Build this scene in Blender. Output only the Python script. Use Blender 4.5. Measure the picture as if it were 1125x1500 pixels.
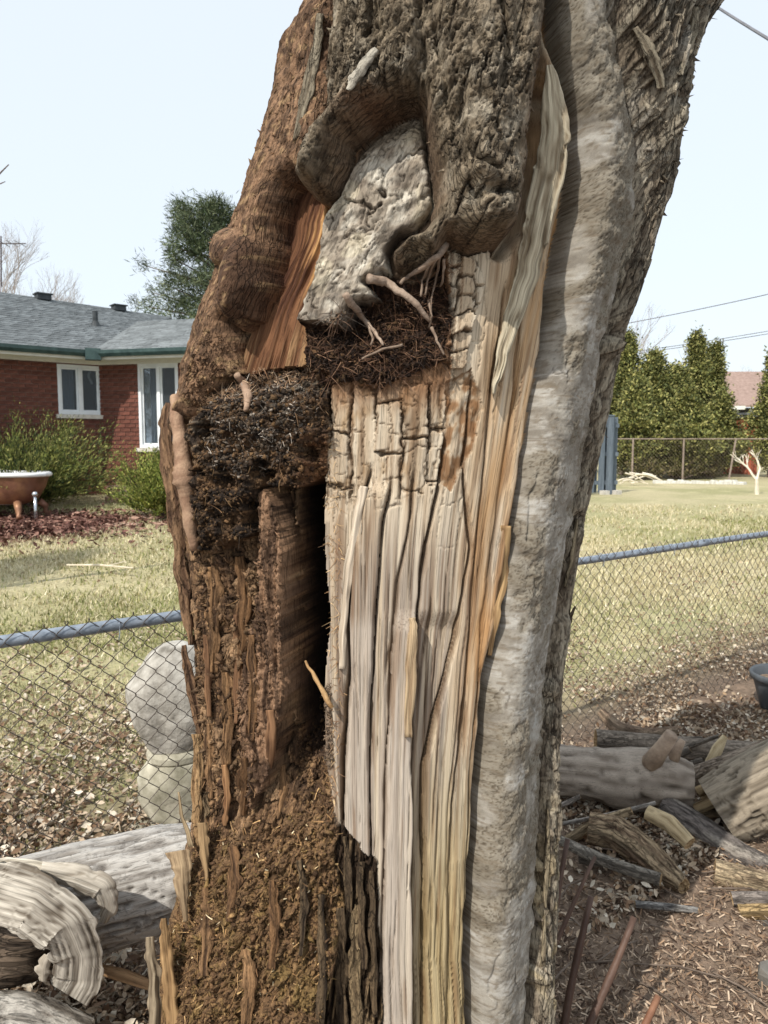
import bpy, bmesh, math, random
import numpy as np
from mathutils import Vector, Matrix
R = math.radians
random.seed(7)
rng = np.random.default_rng(7)
for o in list(bpy.data.objects): bpy.data.objects.remove(o)
scene = bpy.context.scene
col = scene.collection

# ------------------------------------------------------------------ camera
CAM_Z, PITCH, FPX = 1.65, R(5.4), 1083.0
cam_d = bpy.data.cameras.new('camera'); cam = bpy.data.objects.new('camera', cam_d); col.objects.link(cam)
cam.location = (0, 0, CAM_Z); cam.rotation_euler = (R(90) - PITCH, 0, 0)
cam_d.sensor_fit = 'VERTICAL'; cam_d.sensor_height = 36.0; cam_d.sensor_width = 27.0; cam_d.lens = 26.0
cam_d.clip_start = 0.05; cam_d.clip_end = 600
cam_d.dof.use_dof = True; cam_d.dof.focus_distance = 1.5; cam_d.dof.aperture_fstop = 11
scene.camera = cam

# ------------------------------------------------------------------ sky and sun
SUN_EL, SUN_DIR = R(46), Vector((-0.58, -0.81, 0)).normalized()
world = bpy.data.worlds.new('World'); scene.world = world; world.use_nodes = True
wn = world.node_tree.nodes; wl = world.node_tree.links; wn.clear()
sky = wn.new('ShaderNodeTexSky'); sky.sky_type = 'NISHITA'; sky.sun_disc = False
sky.sun_elevation = SUN_EL; sky.sun_rotation = math.atan2(SUN_DIR.x, SUN_DIR.y)
sky.air_density = 1.0; sky.dust_density = 2.5; sky.ozone_density = 1.2; sky.altitude = 200
bg = wn.new('ShaderNodeBackground'); bg.inputs[1].default_value = 0.15
wo = wn.new('ShaderNodeOutputWorld')
veil = wn.new('ShaderNodeMix'); veil.data_type = 'RGBA'; veil.inputs[0].default_value = .75      # thin bright spring haze over the whole sky
veil.inputs[7].default_value = (6.1, 6.6, 7.0, 1)
wl.new(sky.outputs[0], veil.inputs[6]); wl.new(veil.outputs[2], bg.inputs[0]); wl.new(bg.outputs[0], wo.inputs[0])
sd = bpy.data.lights.new('sun', 'SUN'); sd.energy = 4.1; sd.angle = R(0.6); sd.color = (1.0, 0.95, 0.87)
sun = bpy.data.objects.new('sun', sd); col.objects.link(sun)
to_sun = Vector((SUN_DIR.x*math.cos(SUN_EL), SUN_DIR.y*math.cos(SUN_EL), math.sin(SUN_EL)))
sun.rotation_euler = to_sun.to_track_quat('Z', 'Y').to_euler(); sun.location = (-4, -3, 8)
vs = scene.view_settings; vs.view_transform = 'Standard'; vs.look = 'None'; vs.exposure = 0.2; vs.gamma = 1; vs.use_curve_mapping = False

# ------------------------------------------------------------------ helpers
CP, SP = math.cos(PITCH), math.sin(PITCH)
def at(px, py, Y):
    """the point at forward distance Y that stands at a given place of the view"""
    xc = (px-562.5)/FPX; yc = (750-py)/FPX
    k = Y/(CP+yc*SP)
    return Vector((xc*k, Y, CAM_Z+k*(yc*CP-SP)))
def proj(X, Y, Z):
    Z = Z-CAM_Z
    d = Y*CP-Z*SP; u = Y*SP+Z*CP
    return 562.5+FPX*X/d, 750-FPX*u/d
def sst(a, b, x):
    t = np.clip((x-a)/(b-a), 0, 1); return t*t*(3-2*t)
def _hash(ix, iy, seed):
    h = (ix.astype(np.int64)*374761393+iy.astype(np.int64)*668265263+seed*1442695041) & 0xffffffff
    h = ((h ^ (h >> 13))*1274126177) & 0xffffffff
    h = ((h ^ (h >> 15))*2246822519) & 0xffffffff
    return ((h ^ (h >> 16)) & 0xffffff)/float(0x1000000)
def noise(x, y, seed=0):
    """smooth value noise, -1..1"""
    x = np.asarray(x, float); y = np.asarray(y, float)
    ix = np.floor(x); iy = np.floor(y); fx = x-ix; fy = y-iy
    fx = fx*fx*fx*(fx*(fx*6-15)+10); fy = fy*fy*fy*(fy*(fy*6-15)+10)
    a = _hash(ix, iy, seed); b = _hash(ix+1, iy, seed); c = _hash(ix, iy+1, seed); d = _hash(ix+1, iy+1, seed)
    return ((a*(1-fx)+b*fx)*(1-fy)+(c*(1-fx)+d*fx)*fy)*2-1
def fbm(x, y, o=4, seed=0, g=0.5):
    s = 0; a = 1; n = 0
    for i in range(o):
        s = s+a*noise(x*2**i+17.3*i, y*2**i-9.1*i, seed+i); n += a; a *= g
    return s/n
def worley(x, y, seed=0, jit=0.9):
    ix = np.floor(x); iy = np.floor(y)
    f1 = np.full(x.shape, 9.); f2 = np.full(x.shape, 9.); cid = np.zeros(x.shape)
    for dx in (-1, 0, 1):
        for dy in (-1, 0, 1):
            cx = ix+dx; cy = iy+dy
            px_ = cx+.5+(_hash(cx, cy, seed)-.5)*jit; py_ = cy+.5+(_hash(cx, cy, seed+51)-.5)*jit
            d = np.hypot(px_-x, py_-y); h = _hash(cx, cy, seed+97)
            m = d < f1
            f2 = np.where(m, f1, np.minimum(f2, d)); cid = np.where(m, h, cid); f1 = np.where(m, d, f1)
    return f1, f2, cid
def lin(c):
    c = np.asarray(c, float)/255.
    return np.where(c <= .04045, c/12.92, ((c+.055)/1.055)**2.4)
def GZ(x, y):
    """height of the ground"""
    y = np.asarray(y, float); x = np.asarray(x, float)
    return (0.66-.2*sst(-2, 4, x))*sst(2.6, 14.5, y)+0.015*noise(x*.8, y*.8, 3)+0.05*sst(.3, 2.0, x)*(1-sst(3.2, 4.5, y))

def new_mat(name):
    m = bpy.data.materials.new(name); m.use_nodes = True
    nt = m.node_tree; b = nt.nodes['Principled BSDF']
    return m, nt, b
def nd(nt, typ, **kw):
    n = nt.nodes.new(typ)
    for k, v in kw.items():
        if hasattr(n, k): setattr(n, k, v)
        else: n.inputs[k].default_value = v
    return n
def mat_noise(name, c1, c2, scale=8, rough=.85, bump=.3, bscale=40, stretch=(1, 1, 1), metal=0, c3=None, detail=6, bdist=.01, spec=.3, rnd=0, coord='Object'):
    """two or three colours mixed by noise, with noise bump; rnd varies brightness from object to object"""
    m, nt, b = new_mat(name); L = nt.links
    tc = nd(nt, 'ShaderNodeTexCoord'); mp = nd(nt, 'ShaderNodeMapping'); mp.inputs['Scale'].default_value = stretch
    L.new(tc.outputs[coord], mp.inputs[0])
    n1 = nd(nt, 'ShaderNodeTexNoise', Scale=scale, Detail=detail, Roughness=.62); L.new(mp.outputs[0], n1.inputs['Vector'])
    cr = nd(nt, 'ShaderNodeValToRGB'); L.new(n1.outputs['Fac'], cr.inputs[0])
    e = cr.color_ramp.elements; e[0].position = .34; e[1].position = .66
    e[0].color = (*lin(c1), 1); e[1].color = (*lin(c2), 1)
    if c3 is not None:
        k = e.new(.5); k.color = (*lin(c3), 1)
    out = cr.outputs[0]
    if rnd:
        oi = nd(nt, 'ShaderNodeObjectInfo'); mr = nd(nt, 'ShaderNodeMapRange'); L.new(oi.outputs['Random'], mr.inputs[0])
        mr.inputs[3].default_value = 1-rnd; mr.inputs[4].default_value = 1+rnd*.6
        mx = nd(nt, 'ShaderNodeMix', data_type='RGBA', blend_type='MULTIPLY'); mx.inputs[0].default_value = 1
        L.new(out, mx.inputs[6]); L.new(mr.outputs[0], mx.inputs[7]); out = mx.outputs[2]
    L.new(out, b.inputs['Base Color'])
    b.inputs['Roughness'].default_value = rough; b.inputs['Metallic'].default_value = metal
    b.inputs['Specular IOR Level'].default_value = spec
    if bump:
        n2 = nd(nt, 'ShaderNodeTexNoise', Scale=bscale, Detail=5, Roughness=.6); L.new(mp.outputs[0], n2.inputs['Vector'])
        bp = nd(nt, 'ShaderNodeBump', Strength=bump, Distance=bdist); L.new(n2.outputs['Fac'], bp.inputs['Height'])
        L.new(bp.outputs[0], b.inputs['Normal'])
    return m
def mat_vcol(name, rough=.9, bump=.35, bscale=260, stretch=(1, 1, 1), var=.25, vscale=120, bdist=.004, spec=.2, trans=0):
    """colour from the mesh's own colour attribute, varied and roughened by fine noise"""
    m, nt, b = new_mat(name); L = nt.links
    tc = nd(nt, 'ShaderNodeTexCoord'); mp = nd(nt, 'ShaderNodeMapping'); mp.inputs['Scale'].default_value = stretch
    L.new(tc.outputs['Object'], mp.inputs[0])
    at_ = nd(nt, 'ShaderNodeAttribute', attribute_name='col')
    n1 = nd(nt, 'ShaderNodeTexNoise', Scale=vscale, Detail=4, Roughness=.7); L.new(mp.outputs[0], n1.inputs['Vector'])
    mr = nd(nt, 'ShaderNodeMapRange'); L.new(n1.outputs['Fac'], mr.inputs[0])
    mr.inputs[1].default_value = .3; mr.inputs[2].default_value = .7; mr.inputs[3].default_value = 1-var; mr.inputs[4].default_value = 1+var
    mx = nd(nt, 'ShaderNodeMix', data_type='RGBA', blend_type='MULTIPLY'); mx.inputs[0].default_value = 1
    L.new(at_.outputs['Color'], mx.inputs[6]); L.new(mr.outputs[0], mx.inputs[7])
    L.new(mx.outputs[2], b.inputs['Base Color'])
    b.inputs['Roughness'].default_value = rough; b.inputs['Specular IOR Level'].default_value = spec
    if bump:
        n2 = nd(nt, 'ShaderNodeTexNoise', Scale=bscale, Detail=4, Roughness=.65); L.new(mp.outputs[0], n2.inputs['Vector'])
        bp = nd(nt, 'ShaderNodeBump', Strength=bump, Distance=bdist); L.new(n2.outputs['Fac'], bp.inputs['Height'])
        L.new(bp.outputs[0], b.inputs['Normal'])
    return m

def mat_grain(name, fine=600, along=.05, var=.3, bump=.6, bdist=.002, streak=.0, sscale=260, salong=.03, crack=0, cscale=90, calong=.4, cwarp=.02, rough=.92, spec=.2, spot=0):
    """colour attribute times fine fibre noise that follows the mesh's own grain coordinate; optional dark fibre streaks and bark cracks"""
    m, nt, b = new_mat(name); L = nt.links
    ca = nd(nt, 'ShaderNodeAttribute', attribute_name='col'); ga = nd(nt, 'ShaderNodeAttribute', attribute_name='guv')
    def mapped(v): mp = nd(nt, 'ShaderNodeMapping'); mp.inputs['Scale'].default_value = (v[0], v[1], 1.5*max(1, v[1])); L.new(ga.outputs['Vector'], mp.inputs[0]); return mp.outputs[0]
    def mul(a, c):
        mx = nd(nt, 'ShaderNodeMix', data_type='RGBA', blend_type='MULTIPLY'); mx.inputs[0].default_value = 1; L.new(a, mx.inputs[6]); L.new(c, mx.inputs[7]); return mx.outputs[2]
    def rng_(src, a, b_, c, d):
        mr = nd(nt, 'ShaderNodeMapRange'); L.new(src, mr.inputs[0])
        for i, v in enumerate((a, b_, c, d)): mr.inputs[i+1].default_value = v
        return mr.outputs[0]
    def add(a, c, k):
        n_ = nd(nt, 'ShaderNodeMath', operation='MULTIPLY_ADD'); L.new(a, n_.inputs[0]); n_.inputs[1].default_value = k
        if c is None: n_.inputs[2].default_value = 0
        else: L.new(c, n_.inputs[2])
        return n_.outputs[0]
    n1 = nd(nt, 'ShaderNodeTexNoise', Scale=fine, Detail=6, Roughness=.68); L.new(mapped((1, along, 1)), n1.inputs['Vector'])
    colr = mul(ca.outputs['Color'], rng_(n1.outputs['Fac'], .3, .7, 1-var, 1+var)); h = add(n1.outputs['Fac'], None, 1.0)
    if streak:
        n2 = nd(nt, 'ShaderNodeTexNoise', Scale=sscale, Detail=4, Roughness=.6); L.new(mapped((1, salong, 1)), n2.inputs['Vector'])
        k = rng_(n2.outputs['Fac'], .36, .46, 0, 1); colr = mul(colr, rng_(k, 0, 1, 1-streak, 1)); h = add(k, h, 1.2)
    if crack:
        wn_ = nd(nt, 'ShaderNodeTexNoise', Scale=cscale*.8, Detail=3); L.new(mapped((1, calong, 1)), wn_.inputs['Vector'])
        va = nd(nt, 'ShaderNodeVectorMath', operation='MULTIPLY_ADD'); L.new(wn_.outputs['Color'], va.inputs[0]); va.inputs[1].default_value = (cwarp, cwarp, 0); L.new(mapped((1, calong, 1)), va.inputs[2])
        vo = nd(nt, 'ShaderNodeTexVoronoi', feature='DISTANCE_TO_EDGE', Scale=cscale); L.new(va.outputs[0], vo.inputs['Vector'])
        nm = nd(nt, 'ShaderNodeTexNoise', Scale=cscale*.25, Detail=2); L.new(mapped((1, calong, 1)), nm.inputs['Vector'])
        k = rng_(vo.outputs['Distance'], .0, .09, 0, 1); gate = rng_(nm.outputs['Fac'], .42, .56, 1, 0)
        mxk = nd(nt, 'ShaderNodeMath', operation='MAXIMUM'); L.new(k, mxk.inputs[0]); L.new(gate, mxk.inputs[1])
        colr = mul(colr, rng_(mxk.outputs[0], 0, 1, 1-crack, 1)); h = add(mxk.outputs[0], h, 2.2)
    if spot:
        n3 = nd(nt, 'ShaderNodeTexNoise', Scale=90, Detail=5, Roughness=.7); L.new(mapped((1, 1.2, 1)), n3.inputs['Vector']); colr = mul(colr, rng_(n3.outputs['Fac'], .35, .65, 1-spot, 1+spot*.7))
    L.new(colr, b.inputs['Base Color']); b.inputs['Roughness'].default_value = rough; b.inputs['Specular IOR Level'].default_value = spec
    bp = nd(nt, 'ShaderNodeBump', Strength=bump, Distance=bdist); L.new(h, bp.inputs['Height']); L.new(bp.outputs[0], b.inputs['Normal'])
    return m
def link(name, me, mat, parent=None, smooth=False):
    o = bpy.data.objects.new(name, me); col.objects.link(o)
    if mat is not None and not me.materials: me.materials.append(mat)
    if parent is not None: o.parent = parent
    if smooth: me.shade_smooth()
    return o
def tag(o, label=None, cat=None, group=None, kind=None):
    if label: o['label'] = label
    if cat: o['category'] = cat
    if group: o['group'] = group
    if kind: o['kind'] = kind
    return o
def empty(name, label, cat, loc=(0, 0, 0), rz=0, group=None):
    o = bpy.data.objects.new(name, None); col.objects.link(o); o.location = loc; o.rotation_euler = (0, 0, rz)
    o.empty_display_size = .1
    return tag(o, label, cat, group)
def np_mesh(name, V, F, colr=None, guv=None):
    """mesh from arrays; F is (n,3) or (n,4); colr is linear rgb per vertex"""
    V = np.asarray(V, np.float32); F = np.asarray(F, np.int32); k = F.shape[1]
    me = bpy.data.meshes.new(name); me.vertices.add(len(V)); me.vertices.foreach_set('co', V.ravel())
    me.loops.add(F.size); me.loops.foreach_set('vertex_index', F.ravel())
    me.polygons.add(len(F)); me.polygons.foreach_set('loop_start', np.arange(0, F.size, k, dtype=np.int32))
    me.update(calc_edges=True)
    if colr is not None:
        a = me.color_attributes.new('col', 'FLOAT_COLOR', 'POINT')
        a.data.foreach_set('color', np.concatenate([np.asarray(colr, np.float32), np.ones((len(V), 1), np.float32)], 1).ravel())
    if guv is not None:
        a = me.attributes.new('guv', 'FLOAT_VECTOR', 'POINT'); a.data.foreach_set('vector', np.asarray(guv, np.float32).ravel())
    return me
class MB:
    """collects shapes for one mesh"""
    def __init__(s): s.v = []; s.f = []
    def add(s, V, F):
        n = len(s.v); s.v += [tuple(p) for p in V]; s.f += [tuple(i+n for i in f) for f in F]; return s
    def box(s, c, size, rz=0, M=None):
        x, y, z = (q/2 for q in size); cs, sn = math.cos(rz), math.sin(rz); V = []
        for dz in (-z, z):
            for dx, dy in ((-x, -y), (x, -y), (x, y), (-x, y)):
                p = Vector((c[0]+dx*cs-dy*sn, c[1]+dx*sn+dy*cs, c[2]+dz)); V.append(M @ p if M else p)
        return s.add(V, [(3, 2, 1, 0), (4, 5, 6, 7), (0, 1, 5, 4), (1, 2, 6, 5), (2, 3, 7, 6), (3, 0, 4, 7)])
    def tube(s, pts, rad, n=8, cap=True, jit=0, up=None):
        pts = [Vector(p) for p in pts]; m = len(pts)
        if not hasattr(rad, '__len__'): rad = [rad]*m
        V = []; ref = Vector(up) if up else Vector((.13, .27, .95))
        for i, p in enumerate(pts):
            t = (pts[min(i+1, m-1)]-pts[max(i-1, 0)]).normalized()
            a = t.cross(ref)
            if a.length < .05: a = t.cross(Vector((1, 0, 0)))
            a.normalize(); b = t.cross(a)
            for k in range(n):
                q = 2*math.pi*k/n; r = rad[i]*(1+(random.uniform(-jit, jit) if jit else 0))
                V.append(p+a*(r*math.cos(q))+b*(r*math.sin(q)))
        F = []
        for i in range(m-1):
            for k in range(n):
                F.append((i*n+k, i*n+(k+1) % n, (i+1)*n+(k+1) % n, (i+1)*n+k))
        if cap: F += [tuple(range(n-1, -1, -1)), tuple((m-1)*n+k for k in range(n))]
        return s.add(V, F)
    def lathe(s, prof, c=(0, 0, 0), n=20, sx=1, sy=1):
        V = []; m = len(prof)
        for r, z in prof:
            for k in range(n):
                q = 2*math.pi*k/n; V.append((c[0]+r*sx*math.cos(q), c[1]+r*sy*math.sin(q), c[2]+z))
        F = [(i*n+k, i*n+(k+1) % n, (i+1)*n+(k+1) % n, (i+1)*n+k) for i in range(m-1) for k in range(n)]
        F += [tuple(range(n-1, -1, -1)), tuple((m-1)*n+k for k in range(n))]
        return s.add(V, F)
    def prism(s, poly, d):
        """a flat outline (3-D points) given thickness d (vector)"""
        n = len(poly); d = Vector(d); V = [Vector(p) for p in poly]+[Vector(p)+d for p in poly]
        return s.add(V, [tuple(range(n-1, -1, -1)), tuple(range(n, 2*n))]+[(i, (i+1) % n, n+(i+1) % n, n+i) for i in range(n)])
    def mesh(s, name):
        me = bpy.data.meshes.new(name); me.from_pydata([tuple(p) for p in s.v], [], s.f); me.update(); return me
    def build(s, name, mat, parent=None, smooth=False):
        me = s.mesh(name); bm = bmesh.new(); bm.from_mesh(me); bmesh.ops.recalc_face_normals(bm, faces=bm.faces); bm.to_mesh(me); bm.free()
        return link(name, me, mat, parent, smooth)
def subdiv_noise(me, cuts, amp, scale, seed=0):
    pass
# ================================================================== the dead tree
YC, BY = 1.70, 0.33                     # axis distance and half depth of the trunk
tree = empty('dead_tree_trunk', 'hollow dead tree trunk with split bark, pale bare wood and burl overgrowth', 'tree trunk', (0.05, YC, 0))
SIL_L = np.array([(-420, 560), (-200, 520), (0, 468), (50, 437), (100, 410), (150, 396), (200, 382), (250, 368), (300, 350), (335, 326), (360, 312), (400, 305), (440, 297), (480, 282), (520, 270), (565, 260), (590, 250), (620, 248), (660, 250), (700, 255), (760, 262), (820, 270), (880, 277), (920, 284), (1000, 287), (1100, 289), (1190, 288), (1230, 275), (1300, 266), (1360, 248), (1420, 236), (1500, 225), (1700, 190), (2000, 150), (2400, 120)], float)
SIL_R = np.array([(-420, 1190), (-200, 1120), (0, 1057), (30, 1047), (60, 1030), (90, 1010), (120, 1005), (170, 1005), (220, 1000), (280, 985), (340, 965), (400, 945), (450, 930), (500, 915), (560, 900), (620, 888), (680, 876), (740, 862), (800, 850), (860, 842), (920, 834), (1000, 825), (1060, 821), (1200, 820), (1300, 818), (1400, 815), (1500, 812), (1700, 830), (2000, 850), (2400, 880)], float)
def seg_dist(px, py, pts):
    """distance to a polyline, the place along it (0..1) and the signed side"""
    best = np.full(px.shape, 1e9); tt = np.zeros(px.shape); side = np.zeros(px.shape); n = len(pts)-1
    for i in range(n):
        ax, ay = pts[i]; bx, by = pts[i+1]; ex, ey = bx-ax, by-ay; l2 = ex*ex+ey*ey
        t = np.clip(((px-ax)*ex+(py-ay)*ey)/l2, 0, 1)
        d = np.hypot(px-ax-t*ex, py-ay-t*ey); m = d < best
        best = np.where(m, d, best); tt = np.where(m, (i+t)/n, tt); side = np.where(m, np.sign((px-ax)*ey-(py-ay)*ex), side)
    return best, tt, side
def inside(px, py, poly):
    r = np.zeros(px.shape, bool); n = len(poly)
    for i in range(n):
        x1, y1 = poly[i]; x2, y2 = poly[(i+1) % n]
        if y1 == y2: continue
        r ^= ((y1 > py) != (y2 > py)) & (px < (x2-x1)*(py-y1)/(y2-y1)+x1)
    return r
def ip(py, tab): 
    tab = np.asarray(tab, float); return np.interp(py, tab[:, 0], tab[:, 1])
# borders of the regions, (height, across)
LIVE_L = [(-420, 860), (0, 812), (60, 816), (120, 832), (180, 848), (240, 850), (300, 845), (360, 832), (430, 818), (500, 805), (580, 791), (650, 779), (720, 765), (790, 751), (850, 742), (900, 736), (960, 724), (1030, 716), (1100, 709), (1180, 704), (1260, 699), (1330, 696), (1400, 692), (1500, 698), (2400, 700)]
LIVE_R = [(-420, 960), (0, 905), (100, 925), (200, 938), (280, 938), (350, 926), (400, 914), (450, 901), (500, 889), (560, 879), (620, 868), (680, 857), (740, 845), (800, 834), (850, 825), (900, 815), (950, 808), (1000, 801), (1060, 798), (1100, 796), (1200, 793), (1300, 789), (1400, 781), (1500, 776), (2400, 770)]
HW_L = [(-420, 560), (480, 470), (560, 484), (700, 478), (820, 484), (900, 490), (1000, 482), (1100, 484), (1200, 492), (1230, 505), (1260, 540), (1320, 552), (1500, 556), (2400, 560)]
CRACKS = [  # long splits of the bare wood, (height, across)
    [(690, 545), (715, 538), (800, 514), (900, 511), (1000, 512), (1100, 508), (1180, 504), (1260, 500)],
    [(700, 575), (760, 562), (900, 549), (1000, 545), (1200, 541), (1300, 545)],
    [(690, 606), (760, 600), (850, 583), (960, 574), (1100, 568), (1300, 562), (1500, 560)],
    [(640, 652), (720, 640), (800, 622), (905, 612), (1000, 606), (1150, 604), (1500, 606)],
    [(560, 690), (700, 678), (800, 690), (930, 668), (1000, 650), (1050, 636), (1130, 622), (1500, 621)],
    [(420, 742), (560, 720), (700, 706), (900, 690), (1180, 661), (1300, 656), (1500, 655)],
    [(300, 775), (420, 768), (560, 752), (700, 735), (900, 705), (1130, 684), (1500, 676)]]
POLY_BURL = [(470, -420), (460, 0), (440, 120), (434, 225), (444, 280), (460, 290), (472, 298), (492, 285), (505, 240), (500, 205), (545, 172), (600, 146), (614, 150), (628, 215), (640, 290), (612, 330), (585, 345), (568, 372), (575, 402), (610, 412), (640, 395), (662, 350), (690, 366), (735, 362), (752, 335), (772, 240), (782, 140), (800, 20), (850, -420)]
POLY_KNOT = [(505, 205), (545, 172), (600, 146), (614, 150), (628, 215), (642, 290), (612, 330), (585, 345), (568, 372), (575, 402), (560, 400), (535, 415), (560, 440), (520, 445), (505, 480), (450, 520), (446, 470), (456, 430), (475, 372), (478, 320), (492, 285), (505, 240)]
POLY_ROOTM = [(446, 470), (450, 520), (455, 545), (480, 562), (520, 556), (560, 566), (600, 548), (650, 530), (662, 470), (655, 400), (655, 352), (640, 395), (610, 412), (575, 402), (560, 400), (535, 415), (560, 440), (520, 445), (505, 480)]
POLY_CALLUS = [(486, -420), (456, 0), (436, 110), (420, 230), (400, 300), (390, 345), (390, 420), (378, 470), (345, 486), (328, 470), (335, 520), (350, 545), (300, 580), (285, 600), (265, 640), (180, 640), (180, -420)]
POLY_LUMP = [(300, 580), (318, 552), (345, 546), (400, 540), (450, 535), (478, 560), (482, 640), (478, 690), (440, 715), (395, 705), (375, 720), (380, 780), (330, 800), (282, 815), (275, 760), (290, 700), (284, 640)]
POLY_SHARD = [(378, 722), (390, 716), (406, 735), (414, 760), (424, 800), (424, 1010), (418, 1060), (395, 1150), (375, 1180), (378, 1000), (392, 860), (385, 780)]
STRIP_NAMES = {}

def features(px, py, A, V, th):
    """relief (metres, outward), region number and colour of every point of the trunk"""
    N = px.shape
    wx = 5*fbm(A/26, V/26, 3, 11); wy = 6*fbm(A/26, V/26, 3, 12)
    qx, qy = px+wx, py+wy
    qs = py+9*noise(A*0+V/70, V*0, 13); ll, lr, hl = ip(qs, LIVE_L)+2*noise(V/28, V*0+1, 14), ip(qs, LIVE_R)+3*noise(V/26, V*0+2, 15), ip(qy, HW_L)
    gl_ = ip(py, [(-420, 520), (480, 474), (560, 482), (900, 486), (1200, 492), (1500, 496), (2400, 500)]); gr_ = ip(py, LIVE_L); gx = (px-gl_)/np.maximum(gr_-gl_, 40)                                   # grain coordinate across the bare wood
    D = np.zeros(N); reg = np.zeros(N, int); C = np.zeros(N+(3,))
    def setc(m, c): C[m] = (c[m] if getattr(c, 'ndim', 1) > 1 else c)
    def mixc(a, b, t): return np.asarray(a, float)*(1-t[..., None])+np.asarray(b, float)*t[..., None]
    # ---------- bare wood (region 10 + strip)
    gX = 485+gx*240
    grain = fbm(gX/6, V/240, 2, 21); grain2 = fbm(gX/15, V/300, 2, 22)
    low = sst(700, 880, py)
    fis = 1-sst(0, .16, np.abs(fbm((gX+1.5*fbm(A/30, V/90, 2, 19))/10, V/420, 2, 20)))      # fine drying fissures along the grain
    fis *= sst(-.35, .25, noise(gX/9, V/120, 18))
    D += (grain*.0011+grain2*.0020)*(.5+.5*low)-fis*(.0010+.0040*low)
    strip = np.zeros(N, int); ck = np.zeros(N)
    for i, c in enumerate(CRACKS):
        cx = ip(py, c)+1.6*noise(V/90, V*0+i, 31+i)+0.5*noise(V/22, V*0+i, 41+i)
        strip += (px > cx)
        on = sst(c[0][0]-15, c[0][0]+25, py)
        d = np.abs(px-cx); w = 2.2+1.2*noise(V/50, V*0+i*3, 51+i)
        dep = [.028, .012, .010, .020, .015, .008, .006][i]
        k_ = on*np.exp(-(d/np.maximum(w, 1.5))**2); D -= dep*k_; ck = np.maximum(ck, k_)
    lowz = sst(890, 925, py)
    off = np.array([-.004, .010, .002, .012, -.016, .002, .000, .004])
    D += off[np.clip(strip, 0, 7)]*np.where(strip <= 1, sst(705, 722, py), lowz)
    # splits and cross-breaks: checked blocks in the upper half of the bare wood
    def checks(w, h, seed, gate=.35, thin=1.6, U=None):
        x_ = ((gX if U is None else U)+7*fbm(A/30, V/55, 3, seed)+2.0*noise(A/5, V/7, seed+1))/w; ci = np.floor(x_); fx = x_-ci
        y_ = (V+9*fbm(A/22, V/22, 3, seed+2)+2.5*noise(A/5, V/5, seed+3))/h+_hash(ci, ci*0, seed+4)*7; ri = np.floor(y_); fy = y_-ri
        he = (fy < .5); 
        eh = _hash(ci, np.where(he, ri, ri+1), seed+5) > gate; ev = _hash(np.where(fx < .5, ci, ci+1), np.floor(y_*.7), seed+6) > gate*.6
        dx = np.minimum(fx, 1-fx)*w; dy = np.minimum(fy, 1-fy)*h
        cr_ = np.maximum(np.exp(-(dx/thin)**2)*ev, np.exp(-(dy/thin)**2)*eh)
        cid_ = _hash(ci, ri, seed+7)
        return cr_, cid_, (fx-.5)*(_hash(ci, ri, seed+8)-.5), (fy-.5)*(_hash(ci, ri, seed+9)-.5)
    crk, cid, tx_, ty_ = checks(30, 78, 600)
    chk = sst(558, 570, py)*(1-sst(700, 760, py+14*noise(A/16, V*0, 68)))*(1-sst(646, 662, px+.1*(py-600)))
    D += chk*((cid-.5)*.010+tx_*.010+ty_*.012-.014*crk)
    crkb, cidb, txb, tyb = checks(20, 27, 640, .2, 1.3)                 # small cubes beside the roots
    chk2 = inside(qx, qy, [(650, 355), (705, 372), (712, 420), (690, 480), (678, 540), (650, 545), (660, 470)]).astype(float)
    D += chk2*(.010+(cidb-.5)*.014+txb*.010+tyb*.014-.014*crkb)
    crkc = checks(26, 60, 680, .55, 1.0)[0]*(1-low)*(1-chk)*(1-chk2)*sst(-.2, .3, noise(A/60, V/60, 69)); D -= .004*crkc
    crkd = checks(15, 34, 690, .5, .9)[0]*chk; D -= .0035*crkd
    ridge = np.exp(-((px-(ll-16))/13)**2)*sst(560, 760, py)            # raised torn lip beside the living bark
    D += .014*ridge
    pit = inside(qx, qy, [(655, 560), (690, 540), (705, 600), (690, 660), (660, 720), (640, 700), (648, 640)])
    D -= .012*pit*(.6+.4*noise(A/8, V/20, 69))
    wood = mixc((208, 193, 170), (188, 168, 142), sst(-.5, .5, grain2))
    wood = mixc(wood, (162, 149, 136), low*sst(-.5, .35, grain+.4*grain2)*.85)
    wood = mixc(wood, (128, 108, 90), .75*low*sst(.05, .5, fbm(gX/5, V/300, 2, 24)))
    wood = mixc(wood, (84, 64, 46), np.clip(fis*.55+.7*np.maximum(np.maximum(ck, crk*chk), np.maximum(crkb*chk2, .8*crkd)), 0, .8))
    wood = mixc(wood, (176, 128, 78), np.clip(sst(.62, .97, gx)*(1-sst(900, 1150, py))*(.45+.7*fbm(gX/9, V/120, 3, 25)), 0, .85))
    wood = mixc(wood, (188, 168, 116), sst(1000, 1400, py)*sst(.42, .7, gx)*.55)
    wood = mixc(wood, (120, 82, 50), .75*pit*sst(-.4, .3, fbm(A/7, V/16, 3, 26)))
    wood = mixc(wood, (154, 124, 90), chk*sst(.1, .75, fbm(gX/12, V/34, 3, 27))*.7)
    wood = mixc(wood, (196, 184, 170), ((strip == 3) | (strip == 1))*lowz*.6)
    wood = mixc(wood, (120, 78, 50), sst(.92, 1.02, gx)*sst(600, 800, py)*.7)
    wood = mixc(wood, (128, 88, 58), (1-sst(556, 620, py+10*fbm(A/12, V/30, 2, 28)))*(px < 660)*.7)
    wood = mixc(wood, (96, 66, 42), sst(.25, .7, fbm(gX/6, V/140, 2, 29))*.35)
    reg[:] = 10+strip; setc(reg > 0, wood)
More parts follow.
